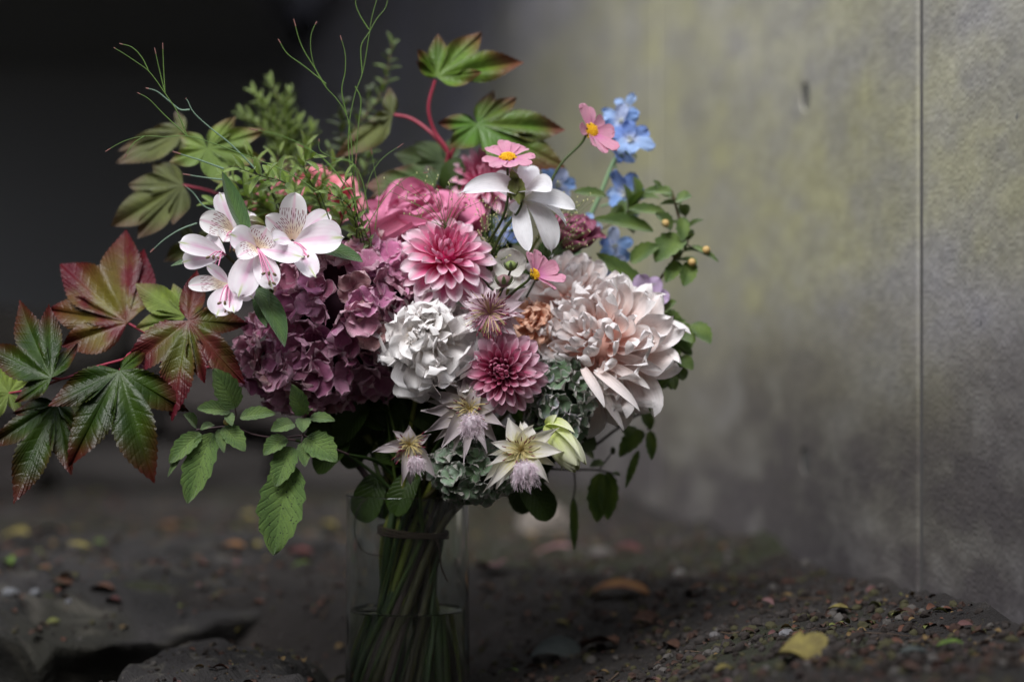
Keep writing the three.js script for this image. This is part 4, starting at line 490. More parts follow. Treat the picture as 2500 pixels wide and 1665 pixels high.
// leafy sprigs: leaves set along stems
const lf = (pal, seed, o = {}) => petal({ L: 1, W: 0.34, a: 0.75, b: 0.85, base: 0.12, cup: 0.35, bend: -0.55, bend0: 0.2, fold: 0.25, nu: 6, nv: 10, seed, col: (s, v) => mixc(pal[0], pal[1], clamp(0.5 + 0.5 * Math.sin(v * 7 + seed) * s + 0.3 * (v - 0.5))), ...o });
function sprig(o, pts, n, len, geos, mat, opt = {}) {
  const { r = 0.0009, from = 0.15, open = 0.95, seed = 1, sm_ = M.brownStem, whorl: wh = 2 } = opt, R = rng(seed), w = pts.map(p => at(...p)), c = new THREE.CatmullRomCurve3(w);
  mesh('stem', tube(local(w, o), r, r * 0.5, 20, 5), sm_, o); let ph = R() * 6;
  for (let i = 0; i < n; i++) { const t = from + (1 - from) * (Math.floor(i / wh) + 0.5) / (n / wh), p = c.getPointAt(Math.min(1, t)), tg = c.getTangentAt(Math.min(1, t)); if (i % wh === 0) ph += 1.5 + 0.5 * R(); const a = ph + (i % wh) * 6.283 / wh, q = frame(tg, V(0, 0, 1)), th = open * (0.75 + 0.5 * R()) * (t > 0.93 ? 0.5 : 1), d = V(Math.sin(th) * Math.cos(a), Math.cos(th), Math.sin(th) * Math.sin(a)).applyQuaternion(q); d.y += 0.12; const m = mesh('leaf', geos[Math.floor(R() * geos.length)], mat, o); m.position.copy(p).sub(o.position); m.quaternion.copy(frame(d, V(0.1 * (R() - 0.5), 0.8, 0.5).addScaledVector(tg, 0.5))); m.scale.setScalar(len * (0.7 + 0.5 * R()) * mix(1, 0.7, t)); }
}
const bushL = [11, 12, 13].map(k => lf([C(112, 140, 30), C(146, 172, 52)], k, { W: 0.26 })), brightL = [1, 2, 3].map(k => lf([C(104, 140, 34), C(150, 178, 58)], k)), midL = [4, 5, 6].map(k => lf([C(86, 114, 26), C(120, 148, 42)], k)), dimL = [7, 8, 9].map(k => lf([C(52, 72, 20), C(80, 98, 30)], k, { W: 0.42 }));
{ const o = thing('leafy_sprig', 'sprig of small bright green leaves above the white lilies', 'foliage', at(700, 520, 2.5), 'small leaved sprigs');
  sprig(o, [[780, 560, 2.52], [700, 450, 2.46], [640, 430, 2.43], [585, 412, 2.42]], 26, 0.033, brightL, M.leaf, { seed: 2, open: 1.1, sm_: M.stemDark });
  sprig(o, [[800, 560, 2.53], [770, 470, 2.47], [740, 400, 2.46], [765, 385, 2.45]], 26, 0.027, brightL, M.leaf, { seed: 3 }); sprig(o, [[820, 580, 2.52], [840, 510, 2.47], [830, 470, 2.45], [850, 430, 2.45]], 14, 0.028, brightL, M.leaf, { seed: 4 }); sprig(o, [[860, 620, 2.5], [870, 560, 2.46], [850, 500, 2.45], [800, 470, 2.44]], 24, 0.022, brightL, M.leaf, { seed: 5, sm_: M.stemDark }); sprig(o, [[690, 560, 2.5], [670, 490, 2.48], [650, 440, 2.46]], 14, 0.018, midL, M.leaf, { seed: 6, sm_: M.stemDark }); sprig(o, [[890, 640, 2.5], [900, 590, 2.46], [880, 540, 2.45]], 14, 0.013, midL, M.leaf, { seed: 66 });
  flowerStem(o, at(800, 570, 2.53), 0.0016); }
{ const o = thing('leafy_sprig', 'sprig of fresh narrow leaves filling the gap left of the coral rose', 'foliage', at(690, 570, 2.56), 'small leaved sprigs');
  for (const [k, p] of [[[620, 470], [545, 430]], [[640, 450], [610, 380]], [[600, 520], [520, 500]], [[670, 440], [680, 370]], [[640, 500], [575, 470]], [[720, 450], [745, 360]], [[610, 560], [540, 560]], [[780, 460], [815, 400]]].entries()) sprig(o, [[690 + 8 * k, 575, 2.56], [p[0][0], p[0][1], 2.53 + 0.01 * (k % 4)], [p[1][0], p[1][1], 2.52 + 0.012 * (k % 4)]], 16, 0.029, k % 2 ? bushL : brightL, M.leaf, { seed: 130 + k, open: 0.95, from: 0.3 });
  flowerStem(o, at(700, 575, 2.56), 0.0016); }
{ const o = thing('leafy_sprig', 'soft green bushy sprig standing behind the coral rose', 'foliage', at(680, 420, 2.72), 'small leaved sprigs');
  for (const [k, p] of [[[660, 200], [700, 300]], [[620, 230], [690, 320]], [[705, 225], [700, 330]], [[590, 280], [670, 340]], [[730, 300], [720, 360]], [[760, 320], [745, 380]], [[640, 260], [680, 340]]].entries()) sprig(o, [[690 + k * 6, 450, 2.70], [p[1][0], p[1][1], 2.72], [p[0][0], p[0][1], 2.73]], 34, 0.026, bushL, M.leaf, { seed: 10 + k, open: 0.8, from: 0.25, wh: 3 });
  flowerStem(o, at(700, 450, 2.70), 0.0018); }
{ const o = thing('leafy_sprig', 'tall dark green sprig behind the red stemmed branch', 'foliage', at(880, 430, 2.72), 'small leaved sprigs');
  sprig(o, [[880, 460, 2.70], [860, 330, 2.71], [930, 230, 2.72], [958, 105, 2.73]], 34, 0.024, midL, M.leaf, { seed: 21, open: 1.2, r: 0.0013 }); sprig(o, [[860, 440, 2.7], [835, 340, 2.7], [840, 250, 2.72]], 26, 0.022, dimL, M.leaf, { seed: 22, open: 1.1 }); sprig(o, [[880, 460, 2.7], [900, 380, 2.69], [920, 320, 2.70]], 18, 0.020, midL, M.leaf, { seed: 23 }); sprig(o, [[870, 440, 2.7], [890, 330, 2.72], [900, 220, 2.73]], 22, 0.020, dimL, M.leaf, { seed: 24 }); sprig(o, [[850, 450, 2.7], [820, 400, 2.7], [800, 360, 2.7]], 14, 0.016, midL, M.leaf, { seed: 25 });
  flowerStem(o, at(880, 460, 2.7), 0.0018); }
// spotted, toothed leaves set one by one
const spotC = (s, v) => mixc(C(80, 110, 46), C(102, 130, 58), 0.5 + 0.5 * Math.sin(v * 5 + s * 3));
function toothed(o, b, t, w, nrm = V(0, 0.5, 0.9), opt = {}) { return span('leaf', at(...b), at(...t), nrm, { W: w / FPX * 2.4, a: 0.72, b: 0.85, base: 0.15, cup: 0.35, bend: -0.45, bend0: 0.2, fold: 0.22, serr: 0.22, sn: 5, nu: 8, nv: 22, ruffle: 0.03, col: spotC, seed: b[0] + t[1], ...opt.o }, opt.mat || M.spotted, o); }
{ const o = thing('spotted_sprig', 'hanging sprig of speckled toothed leaves left of the vase, nearer the lobed branch', 'foliage', at(560, 1040, 2.42), 'speckled leaf sprigs');
  for (const [b, t, w] of [[[574, 996], [519, 899], 66], [[560, 1004], [478, 999], 42], [[586, 1018], [672, 1011], 38], [[546, 1042], [598, 1102], 50], [[518, 1058], [456, 1230], 76], [[488, 1058], [412, 1132], 50], [[478, 1040], [446, 1012], 34], [[533, 1048], [546, 1106], 24], [[470, 1062], [408, 1165], 20], [[556, 1010], [566, 1040], 26], [[520, 1036], [488, 1050], 22]]) toothed(o, [...b, 2.385], [...t, 2.365], w);
  stemOf(o, [[720, 1075, 2.45], [620, 1062, 2.42], [560, 1042, 2.395], [478, 1050, 2.388]], 0.0011, M.mauveStem); stemOf(o, [[560, 1042, 2.395], [575, 1015, 2.39], [572, 995, 2.387]], 0.0009, M.mauveStem); mesh('berry', new THREE.SphereGeometry(0.0034, 14, 10), std(C(176, 150, 92), 0.5), o).position.copy(at(552, 1030, 2.38).sub(o.position)); flowerStem(o, at(720, 1075, 2.45), 0.0014, stemMats[2]); }
{ const o = thing('spotted_sprig', 'hanging sprig of speckled toothed leaves with one long leaf beside the vase', 'foliage', at(740, 1060, 2.42), 'speckled leaf sprigs');
  for (const [b, t, w] of [[[738, 1014], [711, 938], 46], [[716, 1034], [660, 1054], 42], [[756, 1020], [818, 1028], 30], [[747, 1068], [822, 1128], 72], [[697, 1068], [642, 1112], 46], [[710, 1135], [667, 1356], 112], [[713, 1092], [672, 1190], 62], [[740, 1080], [744, 1140], 34], [[742, 1022], [738, 1056], 38], [[752, 1012], [764, 1000], 14]]) toothed(o, [...b, 2.385], [...t, 2.365], w);
  stemOf(o, [[850, 1110, 2.45], [790, 1085, 2.42], [738, 1064, 2.395], [700, 1068, 2.388]], 0.0012, M.mauveStem); stemOf(o, [[738, 1064, 2.395], [742, 1040, 2.39], [739, 1014, 2.387]], 0.0009, M.mauveStem); stemOf(o, [[738, 1064, 2.395], [730, 1100, 2.385], [711, 1135, 2.385]], 0.0009, M.mauveStem); flowerStem(o, at(850, 1110, 2.45), 0.0016, stemMats[2]); }
const vineL = [21, 22, 23].map(k => lf([C(74, 104, 28), C(110, 138, 46)], k, { W: 0.6, serr: 0.18, sn: 5, nv: 16 })), vineC = (s, v) => mixc(C(80, 112, 32), C(114, 142, 50), 0.5 + 0.5 * Math.sin(v * 6 + s * 2)), vO = { mat: M.leaf, o: { col: vineC } };
{ const o = thing('vine_sprig', 'arching vine sprig with toothed green leaves right of the blush dahlia', 'foliage', at(1590, 720, 2.57), 'vine sprigs');
  for (const [b, t, w, n] of [[[1670, 580], [1600, 640], 82, V(-0.3, 0.6, 0.8)], [[1625, 520], [1530, 512], 36], [[1595, 565], [1450, 535], 50], [[1640, 470], [1570, 468], 30], [[1650, 490], [1690, 480], 40], [[1640, 560], [1600, 520], 46], [[1668, 530], [1665, 590], 36], [[1690, 600], [1755, 640], 20], [[1690, 640], [1670, 700], 46], [[1660, 640], [1625, 690], 40], [[1580, 720], [1455, 618], 52, V(-0.4, 0.6, 0.6)], [[1610, 742], [1550, 724], 34], [[1618, 760], [1590, 830], 60], [[1625, 758], [1660, 810], 44], [[1650, 790], [1680, 860], 70], [[1690, 790], [1735, 840], 50], [[1620, 860], [1640, 952], 62], [[1640, 840], [1690, 870], 30], [[1600, 880], [1612, 948], 44], [[1655, 870], [1655, 905], 40], [[1540, 640], [1610, 600], 54], [[1480, 480], [1400, 470], 34]]) toothed(o, [...b, 2.57], [...t, 2.56], w, n || V(0.1, 0.6, 0.75), vO);
  stemOf(o, [[1480, 830, 2.56], [1560, 740, 2.57], [1620, 670, 2.58], [1665, 590, 2.58], [1650, 500, 2.58], [1640, 465, 2.58]], 0.0017, M.brownStem); stemOf(o, [[1575, 725, 2.57], [1615, 750, 2.57], [1650, 790, 2.57], [1690, 795, 2.57]], 0.001, M.stemDark); stemOf(o, [[1620, 755, 2.57], [1630, 810, 2.57], [1615, 880, 2.57]], 0.001, M.stemDark); stemOf(o, [[1660, 585, 2.58], [1700, 610, 2.57], [1740, 630, 2.57]], 0.0008, M.stemDark);
  sprig(o, [[1560, 745, 2.57], [1630, 790, 2.56], [1660, 860, 2.56], [1640, 930, 2.55]], 16, 0.030, vineL, M.leaf, { seed: 91, open: 1.1 }); sprig(o, [[1610, 680, 2.58], [1680, 590, 2.58], [1660, 500, 2.58], [1600, 465, 2.57]], 16, 0.028, vineL, M.leaf, { seed: 92, open: 1.1 }); sprig(o, [[1470, 560, 2.60], [1520, 530, 2.6], [1560, 480, 2.6]], 10, 0.034, vineL, M.leaf, { seed: 93, open: 0.9 });
  for (const [x, y] of [[1625, 545], [1725, 610], [1672, 805], [1690, 640]]) mesh('berry', new THREE.SphereGeometry(0.0042, 12, 9), std(C(196, 164, 104), 0.6), o).position.copy(at(x, y, 2.56).sub(o.position)); flowerStem(o, at(1480, 830, 2.56), 0.002); }
{ const o = thing('vine_sprig', 'drooping vine sprig under the blush dahlia', 'foliage', at(1460, 1090, 2.6), 'vine sprigs'); const dk = { mat: M.leaf, o: { col: vineC } };
  for (const [b, t, w] of [[[1468, 1155], [1458, 1276], 64], [[1485, 1155], [1484, 1270], 56], [[1400, 1215], [1402, 1345], 24], [[1570, 1052], [1512, 1116], 50], [[1588, 1052], [1592, 1124], 30], [[1560, 1100], [1528, 1192], 22], [[1545, 1000], [1505, 1030], 44], [[1560, 1000], [1590, 1010], 40], [[1540, 1040], [1530, 1070], 40], [[1470, 985], [1452, 1055], 36], [[1575, 1010], [1590, 1050], 34], [[1450, 1120], [1420, 1100], 30], [[1475, 1130], [1440, 1140], 26], [[1510, 960], [1545, 985], 30], [[1495, 1155], [1515, 1162], 14], [[1440, 1000], [1425, 1080], 30]]) toothed(o, [...b, 2.60], [...t, 2.585], w, V(0, 0.6, 0.8), dk);
  stemOf(o, [[1380, 1110, 2.58], [1440, 1095, 2.6], [1510, 1045, 2.6], [1570, 1010, 2.6], [1585, 1050, 2.6]], 0.0017, M.stemDark); stemOf(o, [[1340, 1145, 2.56], [1400, 1147, 2.59], [1460, 1148, 2.6], [1510, 1160, 2.6]], 0.0013, M.stemDark); stemOf(o, [[1402, 1147, 2.59], [1404, 1190, 2.595], [1398, 1222, 2.6]], 0.001, M.stemDark); stemOf(o, [[1464, 1145, 2.6], [1480, 1125, 2.6], [1497, 1102, 2.6]], 0.0009, M.stemDark); mesh('bud', new THREE.SphereGeometry(0.0035, 12, 9).scale(0.8, 1.2, 0.8), std(C(70, 84, 40), 0.6), o).position.copy(at(1497, 1100, 2.6).sub(o.position)); flowerStem(o, at(1350, 1140, 2.565), 0.0018, M.stemDark); }
{ // collar of dark leaves deep in the bouquet
  const R = rng(44); [['dark broad foliage filling the middle of the bouquet behind the hydrangea', [[880, 1000], [800, 930], [950, 960], [1000, 1010], [930, 1060], [860, 1070], [1040, 950], [1100, 1080], [1000, 1150], [940, 1150], [900, 920], [1060, 1130], [760, 960]], 2.50], ['dark leaves packed deep between the roses and dahlias', [[900, 640], [1160, 650], [1240, 600], [1000, 700], [800, 620], [1130, 540], [1300, 640], [1350, 700], [1200, 520], [700, 640], [1080, 500], [960, 520]], 2.57], ['dark leaves packed deep behind the proteas and green hydrangea', [[1250, 900], [1330, 920], [1400, 880], [1450, 950], [1300, 1010], [1200, 1050], [1260, 1150], [1120, 860], [1350, 1050], [1240, 820], [1180, 1120], [1400, 960]], 2.52]].forEach(([label, spots, d], k) => {
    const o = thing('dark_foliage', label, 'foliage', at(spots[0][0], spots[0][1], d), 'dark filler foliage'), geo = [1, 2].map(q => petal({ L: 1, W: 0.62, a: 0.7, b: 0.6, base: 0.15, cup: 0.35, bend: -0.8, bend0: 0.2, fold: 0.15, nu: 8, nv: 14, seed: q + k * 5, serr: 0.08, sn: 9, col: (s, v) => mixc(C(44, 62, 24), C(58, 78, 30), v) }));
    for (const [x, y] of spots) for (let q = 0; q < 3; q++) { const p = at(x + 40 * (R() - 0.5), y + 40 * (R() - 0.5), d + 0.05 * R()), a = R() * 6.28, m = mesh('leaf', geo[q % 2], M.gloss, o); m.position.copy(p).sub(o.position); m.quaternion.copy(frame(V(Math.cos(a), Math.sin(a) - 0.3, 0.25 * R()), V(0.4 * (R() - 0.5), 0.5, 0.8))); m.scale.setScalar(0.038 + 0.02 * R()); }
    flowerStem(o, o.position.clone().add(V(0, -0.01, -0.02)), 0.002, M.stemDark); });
}
// ---- grasses
function grass(label, lines, d, col, r = 0.00055, group = 'wiry grass stems') {
  const o = thing('grass_stem', label, 'grass', at(lines[0][0][0], lines[0][0][1], d), group), m = std(col, 0.55), tipM = std(C(132, 92, 84), 0.7);
  lines.forEach((l, k) => { const w = l.map(p => at(p[0], p[1], d + (p[2] || 0))); mesh('blade', tube(local(w, o), r * 1.25, r * 0.6, 34, 5), m, o); const e = w[w.length - 1], e0 = w[w.length - 2].clone().lerp(e, 0.72); mesh('seed_tip', tube(local([e0, e0.clone().lerp(e, 0.5), e], o), r * 1.2, r * 0.9, 6, 5), tipM, o); });
  const b = at(lines[0][0][0], lines[0][0][1], d); flowerStem(o, b, r * 1.2, stemMats[0]); return o;
}
const gC = C(92, 122, 54), gB = C(112, 138, 116);
grass('wiry grass stem bending out over the upper left lobed leaves', [[[780, 470], [700, 420], [600, 380], [520, 350], [456, 332], [400, 334], [352, 332], [300, 345], [256, 370]], [[456, 332], [430, 270], [402, 228], [362, 174], [330, 150], [290, 124], [276, 116]], [[362, 174], [345, 140], [320, 115], [290, 106]], [[402, 228], [388, 170], [376, 116]], [[402, 228], [398, 160], [396, 104]], [[456, 332], [400, 280], [360, 240], [334, 226]], [[352, 332], [325, 350], [302, 386]]], 2.43, gC, 0.0005);
grass('stiff blue green grass stem with a hooked bent tip', [[[640, 430], [560, 350], [510, 310], [470, 272], [456, 244], [452, 240]], [[462, 268], [440, 268], [410, 245], [380, 222], [355, 215]]], 2.46, gB, 0.0008);
grass('pair of tall grass stems forking above the coral rose', [[[870, 520], [862, 420], [856, 340], [846, 282], [820, 240], [796, 214], [770, 170], [758, 120], [760, 80], [773, 52]], [[796, 214], [770, 170], [735, 110], [716, 46]], [[796, 205], [740, 160], [700, 130], [678, 95]], [[846, 282], [834, 220], [842, 175], [842, 130], [830, 86]]], 2.45, gC, 0.00055);
grass('tall twisted grass stem reaching past the top of the tall sprig', [[[862, 470], [850, 330], [866, 230], [884, 180], [900, 90], [908, 40], [925, -20]], [[884, 180], [882, 110], [900, 80], [920, 45], [940, 20], [948, -10]], [[900, 72], [880, 40], [868, 10], [870, -20]], [[866, 210], [880, 240], [874, 310], [868, 400]]], 2.46, gC, 0.00055);
grass('fine grass stems arching left above the small bright leaves', [[[860, 480], [800, 400], [740, 355], [680, 330], [608, 314]], [[870, 500], [820, 420], [780, 380], [725, 352]], [[880, 480], [860, 400], [810, 385], [780, 365], [778, 338]], [[900, 520], [880, 430], [850, 390], [820, 395], [760, 420]]], 2.45, gC, 0.0005);
grass('short bluish grass blades left of the white lilies', [[[560, 520], [500, 505], [470, 470], [448, 452]], [[560, 440], [510, 435], [445, 425]], [[545, 412], [490, 392], [420, 370]], [[480, 545], [440, 560], [400, 585], [366, 616]]], 2.47, gB, 0.0008);
grass('loose wisps of thin grass over the small bright leaves', [[[900, 540], [840, 440], [790, 410], [742, 404]], [[880, 560], [900, 440], [930, 390], [985, 350]], [[870, 540], [862, 440], [870, 380], [862, 330]], [[890, 560], [950, 470], [1000, 430], [1046, 420]], [[850, 520], [800, 450], [720, 430], [640, 440]], [[915, 560], [925, 470], [915, 420], [905, 360]]], 2.46, gC, 0.00042);
{ const R = rng(71); // fine seeding grass
  for (const [label, cx, cy, bx, by, n, sx, sy, d] of [['cloud of fine seeding grass left of the white flower', 1215, 545, 1200, 660, 46, 60, 90, 2.48], ['airy seeding grass right of the white flower', 1380, 520, 1330, 640, 34, 75, 80, 2.49], ['thin dark grass wisps over the large rose', 1060, 470, 1090, 560, 14, 130, 60, 2.46]]) {
    const o = thing('seed_grass', label, 'grass', at(bx, by, d), 'fine seeding grass'), gs = [], ss = [];
    for (let k = 0; k < n; k++) { const tx = cx + sx * (R() * 2 - 1), ty = cy + sy * (R() * 2 - 1), w = [at(bx + 20 * (R() - 0.5), by, d), at(mix(bx, tx, 0.4) + 14 * (R() - 0.5), mix(by, ty, 0.55), d - 0.01 * R()), at(tx, ty, d - 0.02 + 0.04 * R())]; gs.push(plain(tube(local(w, o), 0.0003, 0.00018, 10, 4))); const e = w[2].clone().sub(o.position); ss.push(plain(new THREE.SphereGeometry(0.0008, 6, 5).scale(0.8, 1.5, 0.8).translate(e.x, e.y, e.z)));
      for (let q = 0; q < 2; q++) { const f = w[1].clone().lerp(w[2], 0.5), e2 = f.clone().add(V(0.012 * (R() - 0.5), 0.010 * R(), 0.01 * (R() - 0.5))); gs.push(plain(tube(local([f, f.clone().lerp(e2, 0.5).add(V(0, 0.001, 0)), e2], o), 0.0002, 0.00015, 5, 4))); const l = e2.sub(o.position); ss.push(plain(new THREE.SphereGeometry(0.0008, 6, 5).scale(0.8, 1.5, 0.8).translate(l.x, l.y, l.z))); } }
    const a = mesh('hair_stems', mergeGeometries(gs), std(C(86, 108, 48), 0.7), o); a.userData.kind = 'stuff'; const b = mesh('seeds', mergeGeometries(ss), std(C(196, 196, 140), 0.7), o); b.userData.kind = 'stuff'; flowerStem(o, at(bx, by, d), 0.001); }
}
{ // twine round the stems
  const o = thing('twine', 'brown jute twine tied round the stems inside the vase', 'twine', bind.clone()), m = std(C(60, 46, 36), 0.95);
  for (let k = 0; k < 3; k++) { const pts = []; for (let i = 0; i <= 24; i++) { const a = i / 24 * 6.283; pts.push(V(0.0368 * Math.cos(a), -0.003 + k * 0.0026 + 0.001 * Math.sin(a * 2 + k) - 0.003 * Math.cos(a), 0.0348 * Math.sin(a))); } mesh('strand', tube(pts, 0.0014, 0.0014, 60, 6), m, o); }
  mesh('loop', tube([V(0.012, 0.003, 0.026), V(0.004, 0.016, 0.029), V(0.012, 0.026, 0.028), V(0.02, 0.014, 0.028), V(0.014, 0.003, 0.027)], 0.0012, 0.0012, 30, 6), m, o);
  mesh('loose_end', tube([V(0.014, 0.002, 0.027), V(0.026, -0.008, 0.026), V(0.030, -0.035, 0.02), V(0.036, -0.05, 0.02)], 0.0012, 0.0009, 20, 6), m, o);
  mesh('loose_thread', tube([V(-0.028, 0.03, 0.01), V(-0.05, 0.035, 0.015), V(-0.061, 0.008, 0.012), V(-0.052, -0.018, 0.016), V(-0.03, -0.024, 0.02)], 0.0007, 0.0005, 30, 5), std(C(60, 50, 42), 0.9), o);
}

// ================================================================ litter on the ground
function onGround(px, py) { // where that line of sight meets the ground
  const dir = at(px, py, 1).sub(camera.position); let t = 1.7; for (; t < 8; t += 0.004) { const p = camera.position.clone().addScaledVector(dir, t); if (p.y < topY(p.x, p.z) + 0.001) return p; } return null;
}
{ const R = rng(81), kinds = { tan: [C(134, 94, 52), C(110, 72, 42)], yellow: [C(142, 130, 66), C(116, 104, 54)], brown: [C(92, 60, 42), C(70, 44, 32)], red: [C(92, 46, 42), C(72, 36, 36)], green: [C(112, 140, 52), C(86, 112, 44)], grey: [C(78, 84, 82), C(64, 72, 70)], mauve: [C(140, 104, 104), C(116, 84, 84)] };
  const list = [[1512, 1456, 145, 0.33, 'tan', 0.42, 'long tan fallen leaf lying on the mossy soil'], [1958, 1608, 125, 0.5, 'yellow', 1.0, 'lobed dull yellow fallen leaf near the foot of the wall'], [1465, 1585, 96, 0.45, 'brown', 0.8, 'curled brown fallen leaf beside the long tan leaf'], [1360, 1602, 130, 0.25, 'grey', 0.6, 'broad dark grey green fallen leaf beside the vase'], [1770, 1640, 50, -0.5, 'yellow', 0.5, 'small yellow fallen leaf on the gravel'], [2322, 1583, 62, 0.05, 'green', 0.4, 'small bright green fallen leaf by the wall footing'], [1352, 1356, 90, 0.05, 'mauve', 0.4, 'dusty pink fallen leaf behind the vase'], [1200, 1395, 80, 1.2, 'mauve', 0.8, 'faded pink crumpled leaf close behind the vase'], [1188, 1440, 40, 0.7, 'tan', 0.8, 'small orange leaf close behind the vase'], [1530, 1350, 80, 0.2, 'red', 0.5, 'dull red fallen leaf on the mossy soil'], [1580, 1520, 70, 0.1, 'brown', 0.7, 'flat reddish brown leaf between the moss and gravel'], [2050, 1495, 60, 0.3, 'yellow', 0.7, 'pale yellow leaf against the wall footing'], [2240, 1600, 80, 0.2, 'grey', 0.45, 'bluish grey fallen leaf on the gravel by the wall'], [1870, 1475, 50, 0.8, 'mauve', 0.5, 'small pinkish leaf on the gravel'], [1240, 1650, 50, 0.2, 'green', 0.6, 'small green leaf at the vase side of the soil'], [1370, 1525, 34, 0.4, 'yellow', 0.6, 'tiny yellow leaf on the dark soil'],
    [35, 1318, 70, 0.1, 'yellow', 0.5, 'pale yellow leaf on the wide stone slab'], [180, 1345, 90, 0.5, 'yellow', 0.4, 'long olive yellow leaf on the wide stone slab'], [15, 1375, 60, 1.1, 'green', 0.6, 'bright green leaf on the wide stone slab'], [45, 1368, 60, 0.1, 'brown', 0.6, 'orange brown leaf beside the bright green leaf'], [415, 1288, 44, 0.1, 'tan', 0.6, 'small tan leaf on the far part of the slab'], [450, 1292, 46, 0.2, 'green', 0.6, 'small green leaf beside the tan leaf on the slab'], [165, 1415, 50, 0.6, 'yellow', 0.7, 'curled yellow leaf over a dark leaf on the slab'], [150, 1428, 60, 0.3, 'brown', 0.8, 'dark brown curled leaf under the yellow leaf on the slab'], [245, 1445, 70, 0.2, 'brown', 0.5, 'rusty brown leaf on the front of the slab'], [275, 1470, 40, 0.3, 'red', 0.7, 'small dark red leaf on the front of the slab'], [600, 1268, 50, 0.4, 'yellow', 0.7, 'pale leaf at the back of the slab'], [565, 1345, 70, 0.2, 'tan', 0.5, 'orange tan leaf on the slab near the vase'], [620, 1335, 50, 1.0, 'yellow', 0.5, 'yellow leaf leaning by the orange tan leaf'], [730, 1360, 70, 0.3, 'red', 0.5, 'deep red leaf on the slab near the vase'], [740, 1388, 60, 0.1, 'green', 0.4, 'green leaf beside the deep red leaf'], [570, 1540, 60, 1.2, 'yellow', 0.7, 'yellow green leaf caught in the crack between slabs'], [475, 1370, 50, 0.3, 'brown', 0.6, 'brown leaf in the middle of the slab'], [230, 1335, 50, 0.3, 'green', 0.4, 'green leaf beside the long olive leaf'], [120, 1310, 80, 0.2, 'brown', 0.6, 'dark brown leaf on the far left of the slab'], [800, 1285, 40, 0.3, 'yellow', 0.6, 'yellow leaf just left of the vase'], [1640, 1580, 50, 0.9, 'brown', 0.7, 'brown leaf on the shaded gravel'], [2120, 1630, 40, 0.4, 'tan', 0.6, 'tan leaf scrap on the gravel'], [1700, 1450, 60, 0.6, 'brown', 0.6, 'dark brown leaf along the wall side soil']];
  for (const [x, y, len, rot, kind, w, label] of list) { const p = onGround(x, y + 4); if (!p) continue; const d = CAM_Z - p.z, L = len / FPX * d * 1.1, c = kinds[kind]; const g = petal({ L, W: L * w, a: 0.8, b: 0.7, base: 0.1, cup: 0.35 + 0.5 * R(), bend: -0.6 - 0.9 * R(), bend0: 0.4, twist: 0.7 * (R() - 0.5), ruffle: 0.08, rf: 6, serr: w > 0.7 ? 0.5 : 0.05, sn: w > 0.7 ? 2.5 : 9, nu: 10, nv: 18, seed: x, col: (s, v) => mixc(c[0], c[1], sm(0.3, 0.7, fbm(s * 3 + x, v * 5, 3))) });
    g.translate(0, -L / 2, 0); const m = single('fallen_leaf', g, M.vcl ??= new THREE.MeshPhysicalMaterial({ vertexColors: true, map: leafTint, bumpMap: leafBump, bumpScale: 0.0012, roughness: 0.75, side: THREE.DoubleSide }), label, 'leaf', 'fallen leaves on the ground');
    m.quaternion.copy(frame(V(Math.cos(rot), 0.10 + 0.2 * R(), Math.sin(rot)), V(0.25 * (R() - 0.5), 1, 0.35 * R()))); m.position.copy(p).add(V(0, 0.003 + L * 0.08, 0)); }
  const stones = [[1330, 1262, 130, 0.75, C(124, 116, 108), 'pale rounded stone beyond the vase near the wall'], [1470, 1345, 60, 0.6, C(104, 98, 94), 'small grey stone at the foot of the wall'], [24, 1443, 38, 0.7, C(140, 142, 146), 'white pebble on the slab edge, larger of two'], [84, 1444, 24, 0.8, C(146, 148, 152), 'white pebble on the slab edge, smaller of two'], [165, 1468, 16, 0.8, C(150, 152, 160), 'tiny pale pebble near the front of the slab'], [1922, 1542, 40, 0.6, C(150, 148, 152), 'pale grey stone chip on the gravel'], [1660, 1398, 30, 0.8, C(150, 146, 142), 'small light stone on the soil below the wall'], [1745, 1550, 26, 0.8, C(140, 136, 136), 'light stone chip on the shaded gravel'], [2020, 1590, 30, 0.7, C(120, 116, 116), 'grey stone chip beside the lobed yellow leaf']];
  for (const [x, y, w, hgt, c, label] of stones) { const p = onGround(x, y + w * 0.25); if (!p) continue; const r = w / FPX * (CAM_Z - p.z) / 2, g = new THREE.IcosahedronGeometry(1, 6), q = g.attributes.position; for (let i = 0; i < q.count; i++) { const v = V(q.getX(i), q.getY(i), q.getZ(i)), f = 0.8 + 0.45 * fbm(v.x * 1.6 + x, v.y * 1.6 + v.z * 1.3, 4, x); q.setXYZ(i, v.x * f * r, v.y * f * r * hgt, v.z * f * r); } g.computeVertexNormals(); const m = single('stone', g, std(c, 0.9, { bumpMap: grainTex, bumpScale: 0.002 }), label, 'stone', 'loose stones on the ground'); m.position.copy(p).add(V(0, r * hgt * 0.35, 0)); }
  // gravel and crumbs
  const base = new THREE.IcosahedronGeometry(1, 1); { const q = base.attributes.position; for (let i = 0; i < q.count; i++) { const x = q.getX(i), y = q.getY(i), z = q.getZ(i), f = 0.75 + 0.5 * noise(x * 2.3 + 9, y * 2.3 + z * 1.7 + 9, 5); q.setXYZ(i, x * f, y * f * 0.7, z * f); } base.computeVertexNormals(); }
  const N = 24000, im = new THREE.InstancedMesh(base, std([1, 1, 1], 0.9), N); im.name = 'gravel'; im.castShadow = im.receiveShadow = true; im.userData = { kind: 'stuff', label: 'loose gravel, crumbs and grit scattered over soil and stones', category: 'gravel' };
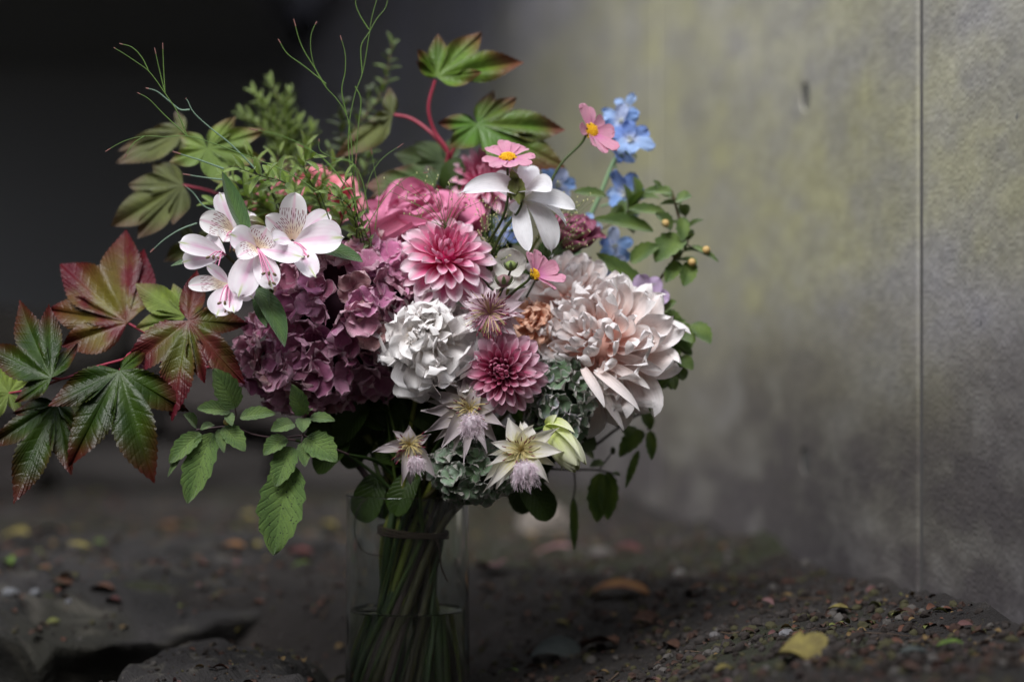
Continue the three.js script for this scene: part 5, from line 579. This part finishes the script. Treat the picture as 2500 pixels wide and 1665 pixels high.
  const mm = new THREE.Matrix4(), cc = new THREE.Color(); let n = 0; while (n < N) { const d = 1.75 + 2.9 * Math.pow(R(), 1.3), x = (R() * 2 - 1) * 0.28 * d, z = CAM_Z - d; if (x > 0.364 - 0.179 * (d - 3) - 0.012) continue; if (Math.hypot(x - vaseC.x, z - vaseC.z) < 0.08) continue; if (x < -0.1 && R() > 0.45) continue;
    const r = 0.0008 + 0.0042 * Math.pow(R(), 4.5) * (x > 0 ? 1.4 : 0.8); mm.compose(V(x, topY(x, z) + r * 0.25, z), new THREE.Quaternion().setFromEuler(new THREE.Euler(R() * 6, R() * 6, R() * 6)), V(r, r, r)); im.setMatrixAt(n, mm); const t = R(), k = t < 0.35 ? C(58, 46, 38) : t < 0.6 ? C(78, 70, 66) : t < 0.68 ? C(132, 126, 120) : t < 0.88 ? C(96, 92, 52) : C(88, 56, 42); cc.setRGB(...mixc(k, C(24, 21, 19), 0.66)); im.setColorAt(n, cc); n++; }
  scene.add(im);
  { const bit = petal({ L: 1, W: 0.5, a: 0.7, b: 0.6, cup: 0.9, bend: -1.1, bend0: 0.5, twist: 0.5, ruffle: 0.12, nu: 4, nv: 6, seed: 5 }), N2 = 2800, lm = new THREE.InstancedMesh(bit, std([1, 1, 1], 0.85), N2); lm.name = 'leaf_litter'; lm.castShadow = lm.receiveShadow = true; lm.userData = { kind: 'stuff', label: 'small dead leaf scraps littering soil and stones', category: 'leaf litter' };
    let q = 0; while (q < N2) { const d = 1.75 + 2.7 * R(), x = (R() * 2 - 1) * 0.28 * d, z = CAM_Z - d; if (x > 0.364 - 0.179 * (d - 3) - 0.015 || Math.hypot(x - vaseC.x, z - vaseC.z) < 0.085 || fbm(x * 7 + 3, z * 7, 3, 88) < 0.42) continue; const L = 0.005 + 0.016 * Math.pow(R(), 2.5); mm.compose(V(x, topY(x, z) + L * 0.15, z), frame(V(Math.cos(q * 2.4), 0.3 * (R() - 0.3), Math.sin(q * 2.4)), V(0.8 * (R() - 0.5), 1, 0.8 * (R() - 0.5))), V(L, L, L)); lm.setMatrixAt(q, mm); const t = R(); cc.setRGB(...(t < 0.45 ? C(62, 42, 32) : t < 0.7 ? C(84, 52, 38) : t < 0.85 ? C(104, 84, 50) : t < 0.94 ? C(90, 60, 58) : C(96, 100, 48))); lm.setColorAt(q, cc); q++; }
    scene.add(lm);
    const tw = []; for (let k = 0; k < 130; k++) { const d = 1.8 + 2.4 * R(), x = (R() * 2 - 1) * 0.27 * d, z = CAM_Z - d; if (x > 0.364 - 0.179 * (d - 3) - 0.05 || Math.hypot(x - vaseC.x, z - vaseC.z) < 0.11) continue; const a = R() * 6.28, L = 0.02 + 0.05 * R(), p = f => { const X = x + L * f * Math.cos(a), Z = z + L * f * Math.sin(a); return V(X, topY(X, Z) + 0.003, Z); }; tw.push(plain(tint(tube([p(-0.5), p(0.02), p(0.5)], 0.0006 + 0.0009 * R(), 0.0005, 6, 5), mixc(C(58, 44, 34), C(96, 80, 64), R())))); }
    single('twigs', mergeGeometries(tw), M.vc, 'thin dry twigs scattered over the ground', 'twigs', null, 'stuff'); }
}
renderer.render(scene, camera);
